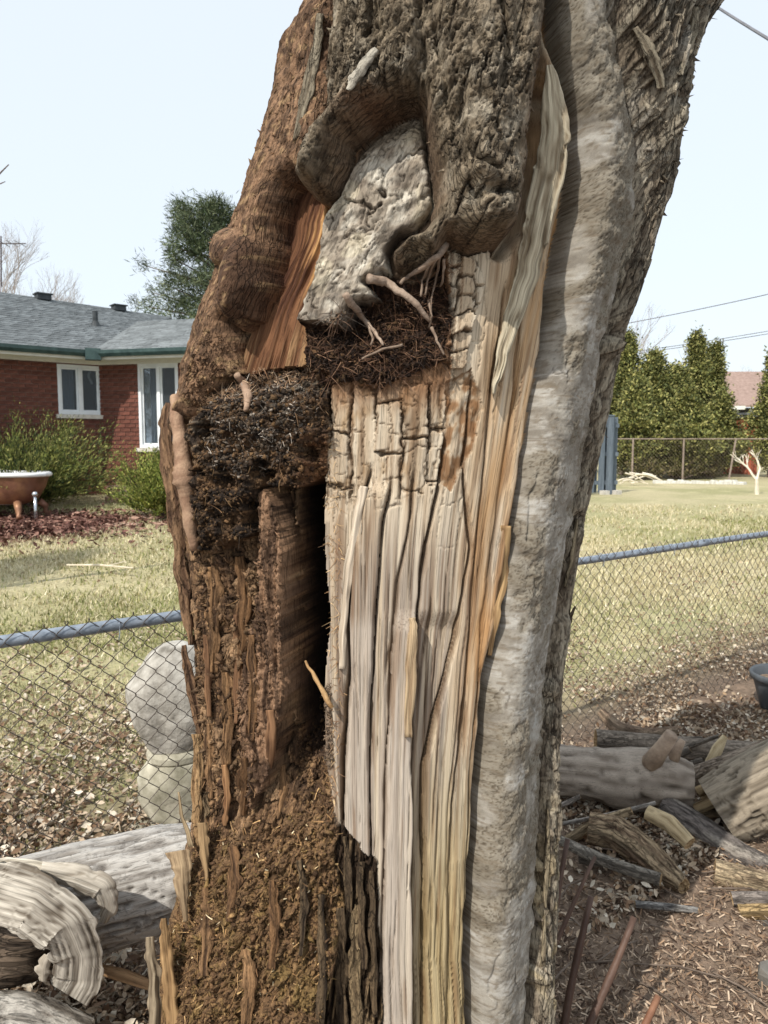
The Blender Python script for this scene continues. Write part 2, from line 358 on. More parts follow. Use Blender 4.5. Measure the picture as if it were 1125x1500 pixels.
    blk = (chk > .5) & (px < 655); reg[blk] = 100+(cid[blk]*997).astype(int) % 40
    blk2 = chk2 > .5; reg[blk2] = 140+(cidb[blk2]*997).astype(int) % 12
    # ---------- living grey bark (1) and rough rear bark (2)
    live = px > ll; rough = (px > lr) | (th > R(77))
    cx_, hw = (ll+lr)/2, (lr-ll)/2; e = np.clip((px-cx_)/hw, -1, 1)
    wr = fbm(A/70, V/4.2, 3, 71); wr2 = fbm(A/24, V/24, 4, 72); fl = sst(.02, .3, fbm(A/46, V/60, 3, 73)+.35*(1-sst(150, 520, py))+.25*sst(960, 1100, py)*(1-sst(1280, 1360, py)))
    tz = fbm(A/12, V/16, 3, 74)*5; tf = tz-np.floor(tz); flk = np.floor(tz)+sst(.72, 1, tf); cidp = .5+.16*flk; lipd = np.exp(-((tf-.8)/.1)**2)
    dl = .046*np.clip(1-e*e, 0, 1)**.8-.004+.0003*wr+.0010*wr2+.003*fbm(A/90, V/260, 2, 75)
    dl += fl*(.0075*(cidp-.5)-.0012*lipd)+.0009*fbm(A/5, V/5, 3, 89)-.0016*(1-sst(0, .05, np.abs(fbm(A/30, V/5, 3, 90))))*(1-fl)
    for yy, x0, amp in ((805, 800, .006), (640, 850, .004), (700, 830, .003), (1085, 770, .008), (1240, 740, .004), (1345, 760, .005), (340, 880, .003)):
        dl += .55*amp*np.exp(-((py-yy-.12*(px-x0)+4*noise(A/14, V/9, 76))/11)**2)
    slit = np.abs(px-(ll+lr)/2-22*np.sin(V/150)+8*noise(V/20, V*0, 77))
    dl -= .003*(1-sst(0, .035, np.abs(fbm(A/30, V/90, 4, 80))))*sst(-.1, .3, noise(A/50, V/70, 85)); dl -= .006*np.exp(-(slit/2.2)**2)*sst(.0, .4, noise(V/110, V*0, 78))
    sr = sst(R(56), R(77), th); dl = dl*(1-sr)+(.016+.002*wr2)*sr; D[live] = dl[live]; reg[live] = 1
    barkc = mixc((164, 158, 147), (134, 127, 116), sst(-.35, .4, wr2)); barkc = mixc(barkc, (184, 180, 172), sst(.0, .45, fbm(A/22, V/15, 5, 79, .65))*(1-fl)*.8)
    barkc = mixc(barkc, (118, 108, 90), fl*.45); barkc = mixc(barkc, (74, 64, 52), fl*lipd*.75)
    barkc = mixc(barkc, (120, 108, 92), sst(.3, .6, fbm(A/16, V/3.2, 3, 87))*.6); barkc = mixc(barkc, (112, 100, 84), sst(.2, .5, fbm(A/5, V/6, 4, 88))*.5)
    barkc = mixc(barkc, (86, 76, 64), .6*(1-sst(0, .035, np.abs(fbm(A/30, V/90, 4, 80))))*sst(-.1, .3, noise(A/50, V/70, 85)))
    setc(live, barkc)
    rf = np.abs(fbm((A+wx)/11, V/110, 3, 81)); rf2 = fbm(A/7, V/34, 2, 82)
    tz = fbm((A+2*rf2)/13, V/110, 3, 83)*5; tf = tz-np.floor(tz); rfl = np.floor(tz)+sst(.75, 1, tf); rlip = np.exp(-((tf-.82)/.1)**2)
    dr = .034+.022*sst(0, .25, rf)+.006*rfl-.006*rlip+.004*rf2
    dr -= (1-sr)*.045*np.exp(-((px-lr)/(7+5*noise(V/40, V*0, 84)))**2)*sst(250, 420, py)
    top = 1-sst(180, 330, py)
    dr += top*.014
    dr = dr*(1-.75*sr)+.75*.022*sr; rb_ = sst(0, 1, np.maximum((px-lr)/(9+34*(1-sst(300, 460, py))), (th-R(77))/R(4))); dr = dl*(1-rb_)+dr*rb_-.03*np.exp(-((px-lr-3)/4.)**2)*sst(380, 480, py)*(1-sr); D[rough] = dr[rough]; reg[rough] = 2
    rc = mixc((122, 110, 94), (158, 148, 130), sst(.1, .4, rf)); rc = mixc(rc, (66, 56, 46), (1-sst(0, .09, rf))*.8); rc = mixc(rc, (60, 50, 42), rlip*.7)
    rc = mixc(rc, (176, 170, 158), top*sst(.1, .5, rf2)*.6); rc = mixc(rc, (176, 158, 122), sst(1050, 1350, py)*sst(.1, .45, rf2)*.6)
    setc(rough, rc)
    # dark gap between the torn wood and the living bark
    gap = np.exp(-((px-(ll-3))/(6+14*(1-sst(380, 520, py))*sst(120, 190, py)+8*sst(850, 1000, py)))**2)
    D -= np.where(px < ll+4, .05*gap, .02*gap)*(.35+.65*(1-sst(470, 560, py)+sst(780, 900, py)))
    # ---------- left side: everything left of the bare wood
    left = (px < hl) & ~live
    rotn = fbm(A/16, V/16, 5, 91); rotv = fbm(A/7, V/60, 4, 92); rotc = fbm(A/6, V/6, 4, 93)
    ro = -.05+.014*rotn+.006*rotv+.003*rotc
    ro = ro-.02*sst(300, 420, px)*(1-sst(1080, 1220, py))+.035*np.exp(-((px-300)/22)**2)
    rubble = sst(1130, 1260, py+.45*(px-440)*(px < 500))                # crumbly slope at the foot of the hollow
    ro = ro*(1-rubble)+rubble*(.012+.018*rotn+.012*rotc+.012*fbm(A/3, V/3, 2, 94))+rubble*.05*sst(1250, 1500, py)
    ro += .012*(sst(.15, .3, fbm(A/14, V/90, 3, 95))-.5)*(1-rubble*.6)
    rcr = 1-sst(0, .06, np.abs(fbm(A/14, V/90, 3, 96))); ro -= .012*rcr*(1-rubble); ro += .010*np.floor(3*fbm(A/15, V/34, 3, 86))/3*(1-rubble*.5)
    rck, rid, rtx, rty = checks(30, 70, 720, .2, 2.2, A); rck2, rid2, _, _ = checks(13, 30, 740, .3, 1.2, A)
    ro += (1-rubble)*((rid-.5)*.020+rtx*.02+rty*.02-.016*rck+(rid2-.5)*.006-.005*rck2)
    slot = sst(424, 436, px+3*rotn)*(1-sst(476, 484, px))*sst(700, 716, py)*(1-sst(985, 1130, py-.5*(px-440)))
    ro = ro-.36*slot
    sd = sst(R(38), R(62), -th); ro = ro*(1-.75*sd)-.01*sd; D[left] = ro[left]; reg[left] = 3
    rcol = mixc((108, 78, 56), (76, 54, 40), sst(-.3, .4, rotn)); rcol = mixc(rcol, (150, 112, 80), sst(-.05, .45, rotv)*(1-rubble)*.8)
    rcol = mixc(rcol, (52, 34, 24), sst(.15, .5, rotc)*.6); rcol = mixc(rcol, (168, 128, 84), sst(.28, .5, fbm(A/3, V/9, 3, 97))*.55)
    rcol = mixc(rcol, (116, 84, 54), rubble*.55); rcol = mixc(rcol, (160, 122, 70), rubble*sst(.2, .5, fbm(A/2.5, V/2.5, 2, 98))*.6)
    rcol = mixc(rcol, (120, 96, 40), sst(1230, 1420, py)*sst(.0, .5, fbm(A/20, V/26, 3, 99))*.5)
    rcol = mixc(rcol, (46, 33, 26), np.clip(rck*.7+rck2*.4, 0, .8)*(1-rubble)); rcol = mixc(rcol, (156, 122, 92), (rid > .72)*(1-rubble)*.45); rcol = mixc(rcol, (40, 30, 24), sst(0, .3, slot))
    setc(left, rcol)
    reg[left & (slot > .05)] = 4
    reg[left & (rubble > .5)] = 5
    dstr = inside(qx, qy, [(500, 1205), (552, 1262), (560, 1500), (560, 2400), (400, 2400), (470, 1500), (505, 1330), (490, 1250)])   # black rotten splints
    ds = fbm(A/4, V/80, 4, 101); dd = .004+.018*ds-.010*(1-sst(0, .12, np.abs(fbm(A/6, V/50, 3, 102))))
    D[dstr] = dd[dstr]; reg[dstr] = 6; setc(dstr, mixc((64, 50, 38), (134, 112, 84), sst(-.1, .5, ds)))
    sh = inside(qx, qy, POLY_SHARD); d, t, s = seg_dist(px, py, [(388, 722), (412, 800), (412, 1000), (388, 1170)])
    dsh = .006-.020*sst(1000, 1180, py)+.016*fbm(A/6, V/90, 4, 103)+.006*rotc-(d/30)**2*.014
    D[sh] = dsh[sh]; reg[sh] = 7; setc(sh, mixc((128, 94, 72), (76, 54, 42), sst(-.2, .35, fbm(A/7, V/60, 4, 104))))
    # recess beside the knot: streaky red-brown inner wood
    rec = inside(qx, qy, [(436, 110), (434, 225), (444, 280), (460, 292), (476, 300), (478, 330), (472, 372), (456, 430), (446, 470), (450, 540), (400, 545), (345, 548), (330, 500), (345, 486), (378, 470), (390, 420), (390, 345), (400, 300), (420, 230)])
    rv = fbm(A/5, V/110, 4, 111)
    drc = -.055+.010*rv+.02*sst(400, 470, px)-.02*sst(480, 400, py)
    D[rec] = drc[rec]; reg[rec] = 8
    rcc = mixc((124, 82, 50), (78, 46, 28), sst(-.3, .3, rv)); rcc = mixc(rcc, (202, 150, 84), sst(425, 462, px)*sst(-.35, .4, fbm(A/6, V/70, 3, 112))); rcc = mixc(rcc, (178, 138, 90), sst(440, 520, py)*sst(-.1, .4, rv)*.8)
    setc(rec, rcc)
    # left roll of callus, with its knob
    cal = inside(qx, qy, POLY_CALLUS)
    d, t, s = seg_dist(px, py, [(500, -420), (452, 0), (425, 120), (402, 210), (385, 290), (362, 350), (335, 420), (312, 480), (292, 540), (280, 600)])
    rr = np.interp(t, [0, .3, .45, .6, .8, 1], [50, 46, 46, 50, 36, 26])
    cn = fbm(A/12, V/17, 5, 121); tz = fbm(A/10, V/18, 4, 122)*5; tf = tz-np.floor(tz); cfl = np.floor(tz)+sst(.7, 1, tf); clip_ = np.exp(-((tf-.8)/.12)**2)
    dc = .052*np.sqrt(np.clip(1-(d/rr)**2, 0, 1))-.028+.0022*cn+.0011*cfl+.0016*fbm(A/3.5, V/9, 3, 126)+.006*fbm(A/45, V/60, 2, 127)
    kd = np.hypot((px-358)/40, (py-412)/70); kn = .055*np.sqrt(np.clip(1-kd*kd, 0, 1))*(.9+.2*fbm(A/30, V/30, 2, 123))
    kd2 = np.hypot((px-330)/34, (py-362)/30); kn2 = .045*np.sqrt(np.clip(1-kd2*kd2, 0, 1))
    dc = np.maximum(dc, np.maximum(kn, kn2)+dc*.35)
    dc += .012*fbm(A/40, V/30, 2, 124)*sst(430, 560, py)
    dc = dc*(1-.55*sst(R(62), R(85), -th))
    rim = np.full(N, 60.); rim[cal] = seg_dist(qx[cal], qy[cal], POLY_CALLUS[:16])[0]; dc = -.045+(dc+.045)*np.sqrt(np.clip(1-(1-np.clip(rim/26, 0, 1))**2, 0, 1)); D[cal] = dc[cal]; reg[cal] = 9
    cc = mixc((136, 100, 76), (92, 66, 50), sst(-.3, .35, cn)); cc = mixc(cc, (64, 46, 36), clip_*.5); cc = mixc(cc, (74, 50, 38), sst(1.05, .75, kd)*.75)
    cc = mixc(cc, (172, 138, 96), sst(.25, .5, fbm(A/8, V/12, 3, 125))*.5)
    setc(cal, cc)
    # shredded lump on the ledge
    lump = inside(qx, qy, POLY_LUMP)
    lt = sst(540, 600, py-.15*(400-px)); ln = fbm(A/18, V/18, 5, 131); lf = fbm(A/4, V/4, 3, 132)
    dlp = -.075+.115*lt-.03*sst(600, 800, py)+.028*ln+.010*lf-.05*sst(.15, .5, fbm(A/26, V/30, 3, 133))*sst(570, 620, py)-.03*sst(440, 480, px)
    dlp = dlp*(1-.8*sd)-.02*sd; D[lump] = dlp[lump]; reg[lump] = 0
    lc = mixc((92, 66, 46), (44, 34, 30), sst(-.25, .3, ln)); lc = mixc(lc, (132, 118, 108), sst(.15, .5, fbm(A/9, V/7, 4, 134))*(1-sst(640, 720, py))*.7)
    lc = mixc(lc, (140, 98, 60), sst(.2, .5, lf)*.5); lc = mixc(lc, (122, 76, 44), sst(430, 460, px)*sst(610, 660, py)*.7)
    setc(lump, lc)
    # ---------- burl overgrowth, with its rolls
    burl = inside(qx, qy, POLY_BURL)
    f1, f2, cb = worley((A+7*wx/3+8*fbm(A/30, V/30, 2, 140))/13, (V+6*wy)/38, 141); bn = fbm(A/9, V/20, 5, 142); bv = np.abs(fbm(A/13, V/65, 4, 143))
    tz = fbm((A+8*fbm(A/40, V/40, 2, 140))/15, V/42, 5, 141, .55)*6; tf = tz-np.floor(tz); bfl = np.floor(tz)+sst(.7, 1, tf); blip = np.exp(-((tf-.78)/.12)**2)
    tz2 = fbm(A/7, V/12, 4, 148)*4; bfl2 = np.floor(tz2)+sst(.6, 1, tz2-np.floor(tz2))
    def roll(pts, r0, h):
        d, t, s = seg_dist(px+wx*.6, py+wy*.6, pts); r = np.interp(t, np.linspace(0, 1, len(r0)), r0); return h*np.sqrt(np.clip(1-(d/r)**2, 0, 1))
    B = .04*(1-sst(60, 260, py))-.025*sst(200, 330, py)
    for pts, r0, h in (([(462, 258), (468, 222), (492, 180), (530, 140), (570, 98), (590, 40), (590, -60)], [24, 34, 40, 46, 50, 60, 80], .120),
                       ([(700, -400), (700, -60), (694, 80), (700, 200), (708, 280), (712, 308)], [90, 88, 82, 78, 66, 58], .150),
                       ([(634, 40), (640, 160), (656, 250), (672, 322), (640, 360), (596, 378)], [34, 30, 30, 34, 28, 20], .105),
                       ([(545, -400), (528, -40), (510, 60), (486, 150), (468, 225)], [68, 62, 52, 40, 28], .070),
                       ([(464, 244), (470, 266), (474, 280)], [24, 24, 20], .08), ([(494, 220), (500, 258), (484, 286)], [18, 22, 18], .07),
                       ([(760, -400), (770, 20), (762, 160), (750, 260), (736, 320)], [40, 36, 32, 32, 28], .105)):
        b = roll(pts, r0, h); k = .014
        hh = np.clip(.5+.5*(b-B)/k, 0, 1); B = B*(1-hh)+b*hh+k*hh*(1-hh)
    kd = np.hypot((px-606)/30, (py-384)/28); B = B-.07*np.exp(-(kd/.75)**4)                       # eye-shaped socket
    kd3 = np.hypot((px-690)/26, (py-262)/18); B += .02*np.exp(-kd3**2); kd4 = np.hypot((px-722)/16, (py-290)/10); B -= .02*np.exp(-kd4**2)
    plate = sst(-.05, .3, fbm(A/60, V/90, 2, 144)+.25*(1-sst(80, 240, py)))
    rim = np.full(N, 60.)
    if burl.any(): rim[burl] = seg_dist(qx[burl], qy[burl], POLY_BURL+[POLY_BURL[0]])[0]
    er = np.sqrt(np.clip(1-(1-np.clip(rim/30, 0, 1))**2, 0, 1)); en = sst(4, 26, rim)
    fine = fbm(A/4, V/16, 4, 149, .6)
    B += (.0022*bn+.0022*fine+.0022*fbm(A/40, V/3.5, 3, 145)*(1-plate)+plate*(.0032*bfl-.004*blip)-.009*(1-sst(0, .06, bv))+.0010*bfl2)*(.25+.75*en)
    B = -.03+(B+.03)*er
    for pts in ([(640, 40), (655, 140), (668, 210), (690, 300)], [(610, 0), (625, 80), (625, 150)], [(540, 0), (530, 60), (512, 110)], [(735, 0), (742, 90), (730, 130)], [(680, 130), (672, 190), (690, 240), (720, 255)]):
        d, t, s = seg_dist(qx+3*bn, qy, pts); B -= .02*np.exp(-(d/4.5)**2)
    D[burl] = B[burl]; reg[burl] = 20
    bc = mixc((136, 122, 102), (96, 84, 68), sst(-.3, .35, bn)); bc = mixc(bc, (176, 166, 148), sst(.1, .45, fbm(A/14, V/26, 4, 146))*.6); bc = mixc(bc, (60, 52, 42), blip*plate*.65)
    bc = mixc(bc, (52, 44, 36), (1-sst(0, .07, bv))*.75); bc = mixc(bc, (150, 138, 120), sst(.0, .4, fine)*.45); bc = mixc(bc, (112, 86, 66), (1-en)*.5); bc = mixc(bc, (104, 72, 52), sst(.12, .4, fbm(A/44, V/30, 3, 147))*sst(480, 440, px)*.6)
    bc = mixc(bc, (110, 78, 58), np.exp(-((px-545)/45)**2-((py-160)/22)**2)*.6)
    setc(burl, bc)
    # ---------- bleached knot wood in the opening
    knot = inside(qx, qy, POLY_KNOT)
    f1, f2, ck = worley((px+8*wx/3+10*fbm(A/40, V/40, 2, 150))/34, (py+5*wy)/46, 151); kn_ = fbm(A/14, V/18, 5, 152)
    swirl = np.sin((px*.8+py*.55+26*fbm(A/60, V/60, 3, 153))/4.2)
    kcr = (1-sst(0, .035, np.abs(fbm((px+12*wx/5)/58, (py+wy)/80, 4, 155))))*sst(-.2, .2, noise(A/30, V/30, 156)); kcr2 = 1-sst(0, .05, np.abs(fbm(px/18+.4*py/18, py/34, 3, 157)))
    K = .012+.03*sst(480, 330, py+(px-520)*.4)*0+.016*np.exp(-((px-545-.35*(330-py))/70)**2)+.004*kn_+.0020*swirl+.0022*fbm(A/5, V/9, 3, 159)-.014*kcr-.005*kcr2+.006*np.floor(3.5*fbm(A/34, V/60, 3, 164))/3.5
    K -= .035*sst(225, 165, py+.35*(px-560)); K -= .02*sst(470, 520, py)
    rim = np.full(N, 60.); rim[knot] = seg_dist(qx[knot], qy[knot], POLY_KNOT+[POLY_KNOT[0]])[0]; K = -.03+(K+.03)*np.sqrt(np.clip(1-(1-np.clip(rim/9, 0, 1))**2, 0, 1)); D[knot] = K[knot]; reg[knot] = 21
    kc = mixc((212, 204, 188), (158, 146, 130), sst(-.3, .3, fbm(A/20, V/30, 5, 160, .6))); kc = mixc(kc, (86, 74, 62), np.clip(kcr*.8+kcr2*.35+.18*(swirl > .55), 0, .9)); kc = mixc(kc, (220, 208, 180), sst(.2, .35, fbm(A/30, V/40, 2, 158))*.5)
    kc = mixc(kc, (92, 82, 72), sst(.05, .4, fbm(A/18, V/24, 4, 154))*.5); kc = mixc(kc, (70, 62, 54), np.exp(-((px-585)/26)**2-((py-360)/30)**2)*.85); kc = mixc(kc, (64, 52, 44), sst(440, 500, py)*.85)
    kc = mixc(kc, (150, 128, 100), sst(250, 180, py)*.4); setc(knot, kc)
    # ---------- matted roots
    rm = inside(qx, qy, POLY_ROOTM); rn = fbm(A/12, V/12, 5, 161)
    M = -.022+.018*rn+.012*fbm(A/2.6, V/2.6, 2, 162)+.028*sst(470, 540, py)-.05*np.exp(-((px-515)/30)**2-((py-470)/30)**2)
    D[rm] = M[rm]; reg[rm] = 22; setc(rm, mixc((84, 60, 46), (42, 31, 26), sst(-.25, .3, rn+.4*fbm(A/3, V/3, 2, 163))))
    # torn right-hand border of the burl: a dark cleft
    d, t, s = seg_dist(px, py, [(806, -60), (797, 30), (784, 140), (775, 240), (757, 335), (735, 368)]); D -= .05*np.exp(-(d/8)**2)*(~live)
    # behind the view the bark simply goes on
    back = np.abs(th) > R(105); D[back] = (.015+.02*sst(0, .25, rf)+.006*rfl)[back]; reg[back] = 2; setc(back, rc)
    return D, reg, C, np.where((reg >= 10) & (reg < 20) | (reg >= 100), gX, A)

NFRONT = 750
def trunk_grid():
    def base(thw, zs, dL, dR):
        TH, ZZ = np.meshgrid(thw, zs); n = len(zs); _, pyc = proj(np.zeros(n), np.full(n, YC-.05), zs)
        tl = np.interp(pyc, SIL_L[:, 0], SIL_L[:, 1]); tr = np.interp(pyc, SIL_R[:, 0], SIL_R[:, 1])
        dep = (YC*CP-(zs-CAM_Z)*SP)/FPX
        XL, XR = (tl+dL-562.5)*dep, (tr+dR-562.5)*dep
        c, a = (XL+XR)/2, (XR-XL)/2
        sx, cx = np.sin(TH), np.cos(TH)
        X = c[:, None]+a[:, None]*sx; Yb = YC-(BY+.25*sst(.45, -.2, zs)[:, None])*np.sign(cx)*np.abs(cx)**.85
        nx, ny = sx/a[:, None], -cx/BY; l = np.hypot(nx, ny)
        return TH, ZZ, X, Yb, nx/l, ny/l, tl, tr
    def blur(M, r, ax):
        k = np.ones(2*r+1)/(2*r+1); return np.apply_along_axis(lambda v: np.convolve(np.pad(v, r, 'edge'), k, 'valid'), ax, M)
    fr = np.linspace(-R(104), R(104), NFRONT); bk = np.linspace(R(104), R(256), 46)[1:-1]
    th = np.concatenate([fr, bk]); thw = np.where(th > math.pi, th-2*math.pi, th)
    zs = np.concatenate([np.linspace(-.25, .44, 60)[:-1], np.linspace(.44, 2.50, 920), np.linspace(2.50, 3.1, 60)[1:]])
    ct = np.linspace(-R(104), R(104), 200); cz = np.linspace(-.25, 3.1, 330)
    dL = np.zeros(len(cz)); dR = np.zeros(len(cz)); SX = np.zeros((len(cz), len(ct))); SY = SX.copy()
    for it in range(6):                                 # fit the outline and slide the features to where the relief carries them
        TH, ZZ, X, Yb, nx, ny, tl, tr = base(ct, cz, dL, dR); px, py = proj(X, Yb, ZZ)
        D, reg, C, UU = features(px+SX, py+SY, 562+290*TH, (2.5-ZZ)/.00126, TH)
        px2, py2 = proj(X+nx*D, Yb+ny*D, ZZ)
        if it < 5:
            px2, py2 = proj(X+nx*np.clip(D, -.07, .12), Yb+ny*np.clip(D, -.07, .12), ZZ); jl_, jr_ = px2.argmin(1), px2.argmax(1); rr_ = np.arange(len(cz)); tl = np.interp(py2[rr_, jl_], SIL_L[:, 0], SIL_L[:, 1]); tr = np.interp(py2[rr_, jr_], SIL_R[:, 0], SIL_R[:, 1])
            dL += .9*blur(blur((tl-px2.min(1))[:, None], 5, 0), 5, 0)[:, 0]; dR += .7*blur(blur((tr-px2.max(1))[:, None], 9, 0), 9, 0)[:, 0]
            SX = blur(blur(blur(px2-px, 6, 0), 6, 0), 6, 1); SY = blur(blur(blur(py2-py, 6, 0), 6, 0), 6, 1)
    TH, ZZ, X, Yb, nx, ny, tl, tr = base(thw, zs, np.interp(zs, cz, dL), np.interp(zs, cz, dR))
    def up(M):
        a = np.stack([np.interp(fr, ct, r_) for r_ in M]); b = np.stack([np.interp(zs, cz, a[:, k]) for k in range(a.shape[1])], 1)
        return np.concatenate([b, np.zeros((len(zs), len(bk)))], 1)
    px, py = proj(X, Yb, ZZ); px += up(SX); py += up(SY)
    D, reg, C, UU = features(px, py, 562+290*TH, (2.5-ZZ)/.00126, TH)
    return X+nx*D, Yb+ny*D, ZZ, reg, C, np.stack([UU*.00126, (2.5-ZZ), D*.9], -1)
TX, TY, TZ, TREG, TCOL, TGUV = trunk_grid()
NR, NC = TX.shape
TCOL = lin(np.clip(TCOL, 0, 255))*.86
_g = (TCOL*np.array((.25, .6, .15))).sum(-1, keepdims=True); _k = np.isin(TREG, (0, 3, 4, 5, 7, 9))[..., None]; TCOL = np.where(_k, TCOL*.78+_g*.22, TCOL); TCOL = TCOL*np.where(np.isin(TREG, (0, 3, 5, 7, 9))[..., None], np.where(np.isin(TREG, (3, 7))[..., None], 1.6, 1.4)*np.array((.96, .97, .84)), 1)*np.where(np.isin(TREG, (1, 2, 20))[..., None], 1.08, 1); TCOL = np.where((TREG == 8)[..., None], TCOL*.85+_g*.15, TCOL)
# depth of the surface as met from the front: used to set splinters, roots and fibres onto it
_tpx, _tpy = proj(TX[:, :NFRONT], TY[:, :NFRONT], TZ[:, :NFRONT])
_du = np.stack([np.gradient(q, axis=1) for q in (TX, TY, TZ)], -1); _dv = np.stack([np.gradient(q, axis=0) for q in (TX, TY, TZ)], -1)
TNOR = np.cross(_du, _dv)[:, :NFRONT]; TNOR /= np.linalg.norm(TNOR, axis=-1, keepdims=True)+1e-9; del _du, _dv
SURF = np.full((500, 400), 9.0)
_m = (_tpx > 0) & (_tpx < 1196) & (_tpy > 0) & (_tpy < 1796)
np.minimum.at(SURF, ((_tpy[_m]/4).astype(int), (_tpx[_m]/4).astype(int)), TY[:, :NFRONT][_m])
def S(px, py, out=0.0):
    i, j = int(py/4), int(px/4)
    for r in range(8):
        w = SURF[max(i-r, 0):i+r+1, max(j-r, 0):j+r+1]
        if w.size and w.min() < 8: return at(px, py, float(np.median(w[w < 8]))-out)
    return at(px, py, 1.42-out)
MT = {
 'wood': mat_vcol('weathered_bare_wood', bump=.55, bscale=300, stretch=(1, 1, .07), var=.22, vscale=240, bdist=.003),
 'bark': mat_vcol('grey_living_bark', bump=.5, bscale=200, stretch=(.9, .9, 1.3), var=.14, vscale=160, bdist=.003),
 'rough': mat_vcol('rough_dead_bark', bump=.7, bscale=170, stretch=(1, 1, .3), var=.3, vscale=140, bdist=.005),
 'rot': mat_vcol('brown_rotten_wood', bump=.9, bscale=220, var=.4, vscale=260, bdist=.006, rough=.97),
 'knot': mat_vcol('bleached_knot_wood', bump=.6, bscale=200, var=.2, vscale=180, bdist=.004),
 'wood_g': mat_grain('weathered_bare_wood_grain', 900, .02, .22, .6, .0010, .40, 430, .008),
 'bark_g': mat_grain('grey_living_bark_skin', 800, 1.6, .14, .5, .0010, .28, 260, 4.5, spot=.08),
 'rough_g': mat_grain('rough_dead_bark_plates', 330, .4, .34, .9, .003, .35, 160, .25, crack=.42, cscale=58, calong=.30, cwarp=.035),
 'rot_g': mat_grain('brown_rotten_wood_fibre', 420, .3, .4, .9, .003, .4, 150, .15),
 'knot_g': mat_grain('bleached_knot_wood_skin', 520, .12, .24, .8, .0018, .35, 220, .10, crack=.45, cscale=30, calong=.4, cwarp=.04),
 'fibre': mat_vcol('dry_fibres', bump=0, var=.25, vscale=90)}
def build_trunk():
    V = np.stack([TX-tree.location.x, TY-YC, TZ], -1).reshape(-1, 3); Cc = TCOL.reshape(-1, 3); Gv = TGUV.reshape(-1, 3)
    i, j = np.meshgrid(np.arange(NR-1), np.arange(NC), indexing='ij'); j2 = (j+1) % NC
    F = np.stack([i*NC+j, i*NC+j2, (i+1)*NC+j2, (i+1)*NC+j], -1).reshape(-1, 4)
    FR = TREG[:-1, :].reshape(-1)
    info = {0: ('shredded_nest_lump', 'rot'), 1: ('living_bark', 'bark'), 2: ('rough_bark', 'rough'), 3: ('rotten_inner_wall', 'rot'), 4: ('hollow_slot', 'rot'), 5: ('crumbled_rot', 'rot'), 6: ('black_splints', 'rough'), 7: ('rotten_shard', 'rot'), 8: ('streaked_inner_wood', 'wood'), 9: ('callus_roll', 'rough'), 20: ('burl_overgrowth', 'rough'), 21: ('knot_wood', 'knot'), 22: ('root_mat', 'rot')}
    lab = {0: 'dark shredded lump of rotten wood and grey fluff', 1: 'smooth grey living bark column', 2: 'rough fissured bark along the back edge', 4: 'deep dark slot beside the bare wood', 8: 'red brown streaked inner wood', 9: 'brown rounded roll of callus with a knob', 20: 'grey bark overgrowth folded over the opening', 21: 'bleached twisted knot wood', 22: 'dark mat of fine roots'}
    FG = TREG[:-1, :].copy()
    def pieces(mask):
        lab = np.zeros(mask.shape, np.int32); par = [0]; prev = []
        def find(a):
            while par[a] != a: par[a] = par[par[a]]; a = par[a]
            return a
        for i in np.nonzero(mask.any(1))[0]:
            d = np.diff(np.concatenate([[0], mask[i].astype(np.int8), [0]])); cur = []
            if prev and prev[0][3] != i-1: prev = []
            for s_, e_ in zip(np.nonzero(d == 1)[0], np.nonzero(d == -1)[0]):
                k = 0
                for ps, pe, pk, _ in prev:
                    if s_ <= pe and e_ >= ps:
                        q = find(pk)
                        if k and k != q: par[max(k, q)] = min(k, q); k = min(k, q)
                        else: k = q
                if not k: k = len(par); par.append(k)
                lab[i, s_:e_] = k; cur.append((s_, e_, k, i))
            prev = cur
        return np.array([find(a) for a in range(len(par))])[lab]
    for rnd_ in range(2):                               # crumbs of a region join their neighbour
        for r in np.unique(FG):
            L_ = pieces(FG == r); ids, cnt = np.unique(L_[L_ > 0], return_counts=True)
            small = np.isin(L_, ids[cnt < 500]) & (L_ > 0)
            for i in np.nonzero(small.any(1))[0]:
                for j in np.nonzero(small[i])[0]: FG[i, j] = FG[i, j-1] if j else FG[i-1, j]
    out = np.zeros(FG.shape, np.int32); nreg = {}; c = 0
    for r in np.unique(FG):
        L_ = pieces(FG == r)
        for q in np.unique(L_[L_ > 0]): c += 1; out[L_ == q] = c; nreg[c] = r
    FRC = out.reshape(-1); seen_r = set()
    for cid_, r in nreg.items():
        f = F[FRC == cid_]; u, inv = np.unique(f, return_inverse=True)
        if r in info: nm, mt = info[r]
        elif r >= 100: nm, mt = 'wood_block', 'wood'
        else: nm, mt = 'wood_strip', 'wood'
        me = np_mesh(nm, V[u], inv.reshape(-1, 4), Cc[u], Gv[u]); o = link(nm, me, MT[mt+'_g'], tree, smooth=True)
        if r in lab and r not in seen_r: o['label'] = lab[r]
        seen_r.add(r)
    # closed top, out of sight
    b = MB(); ring = [(V[(NR-1)*NC+k]) for k in range(0, NC, 6)]; cen = np.mean(ring, 0)+np.array((0, 0, .02))
    b.add([tuple(p) for p in ring]+[tuple(cen)], [(k, (k+1) % len(ring), len(ring)) for k in range(len(ring))]); b.build('broken_top', mat_noise('broken_top_wood', (120, 96, 70), (170, 140, 100), 20), tree)
build_trunk()
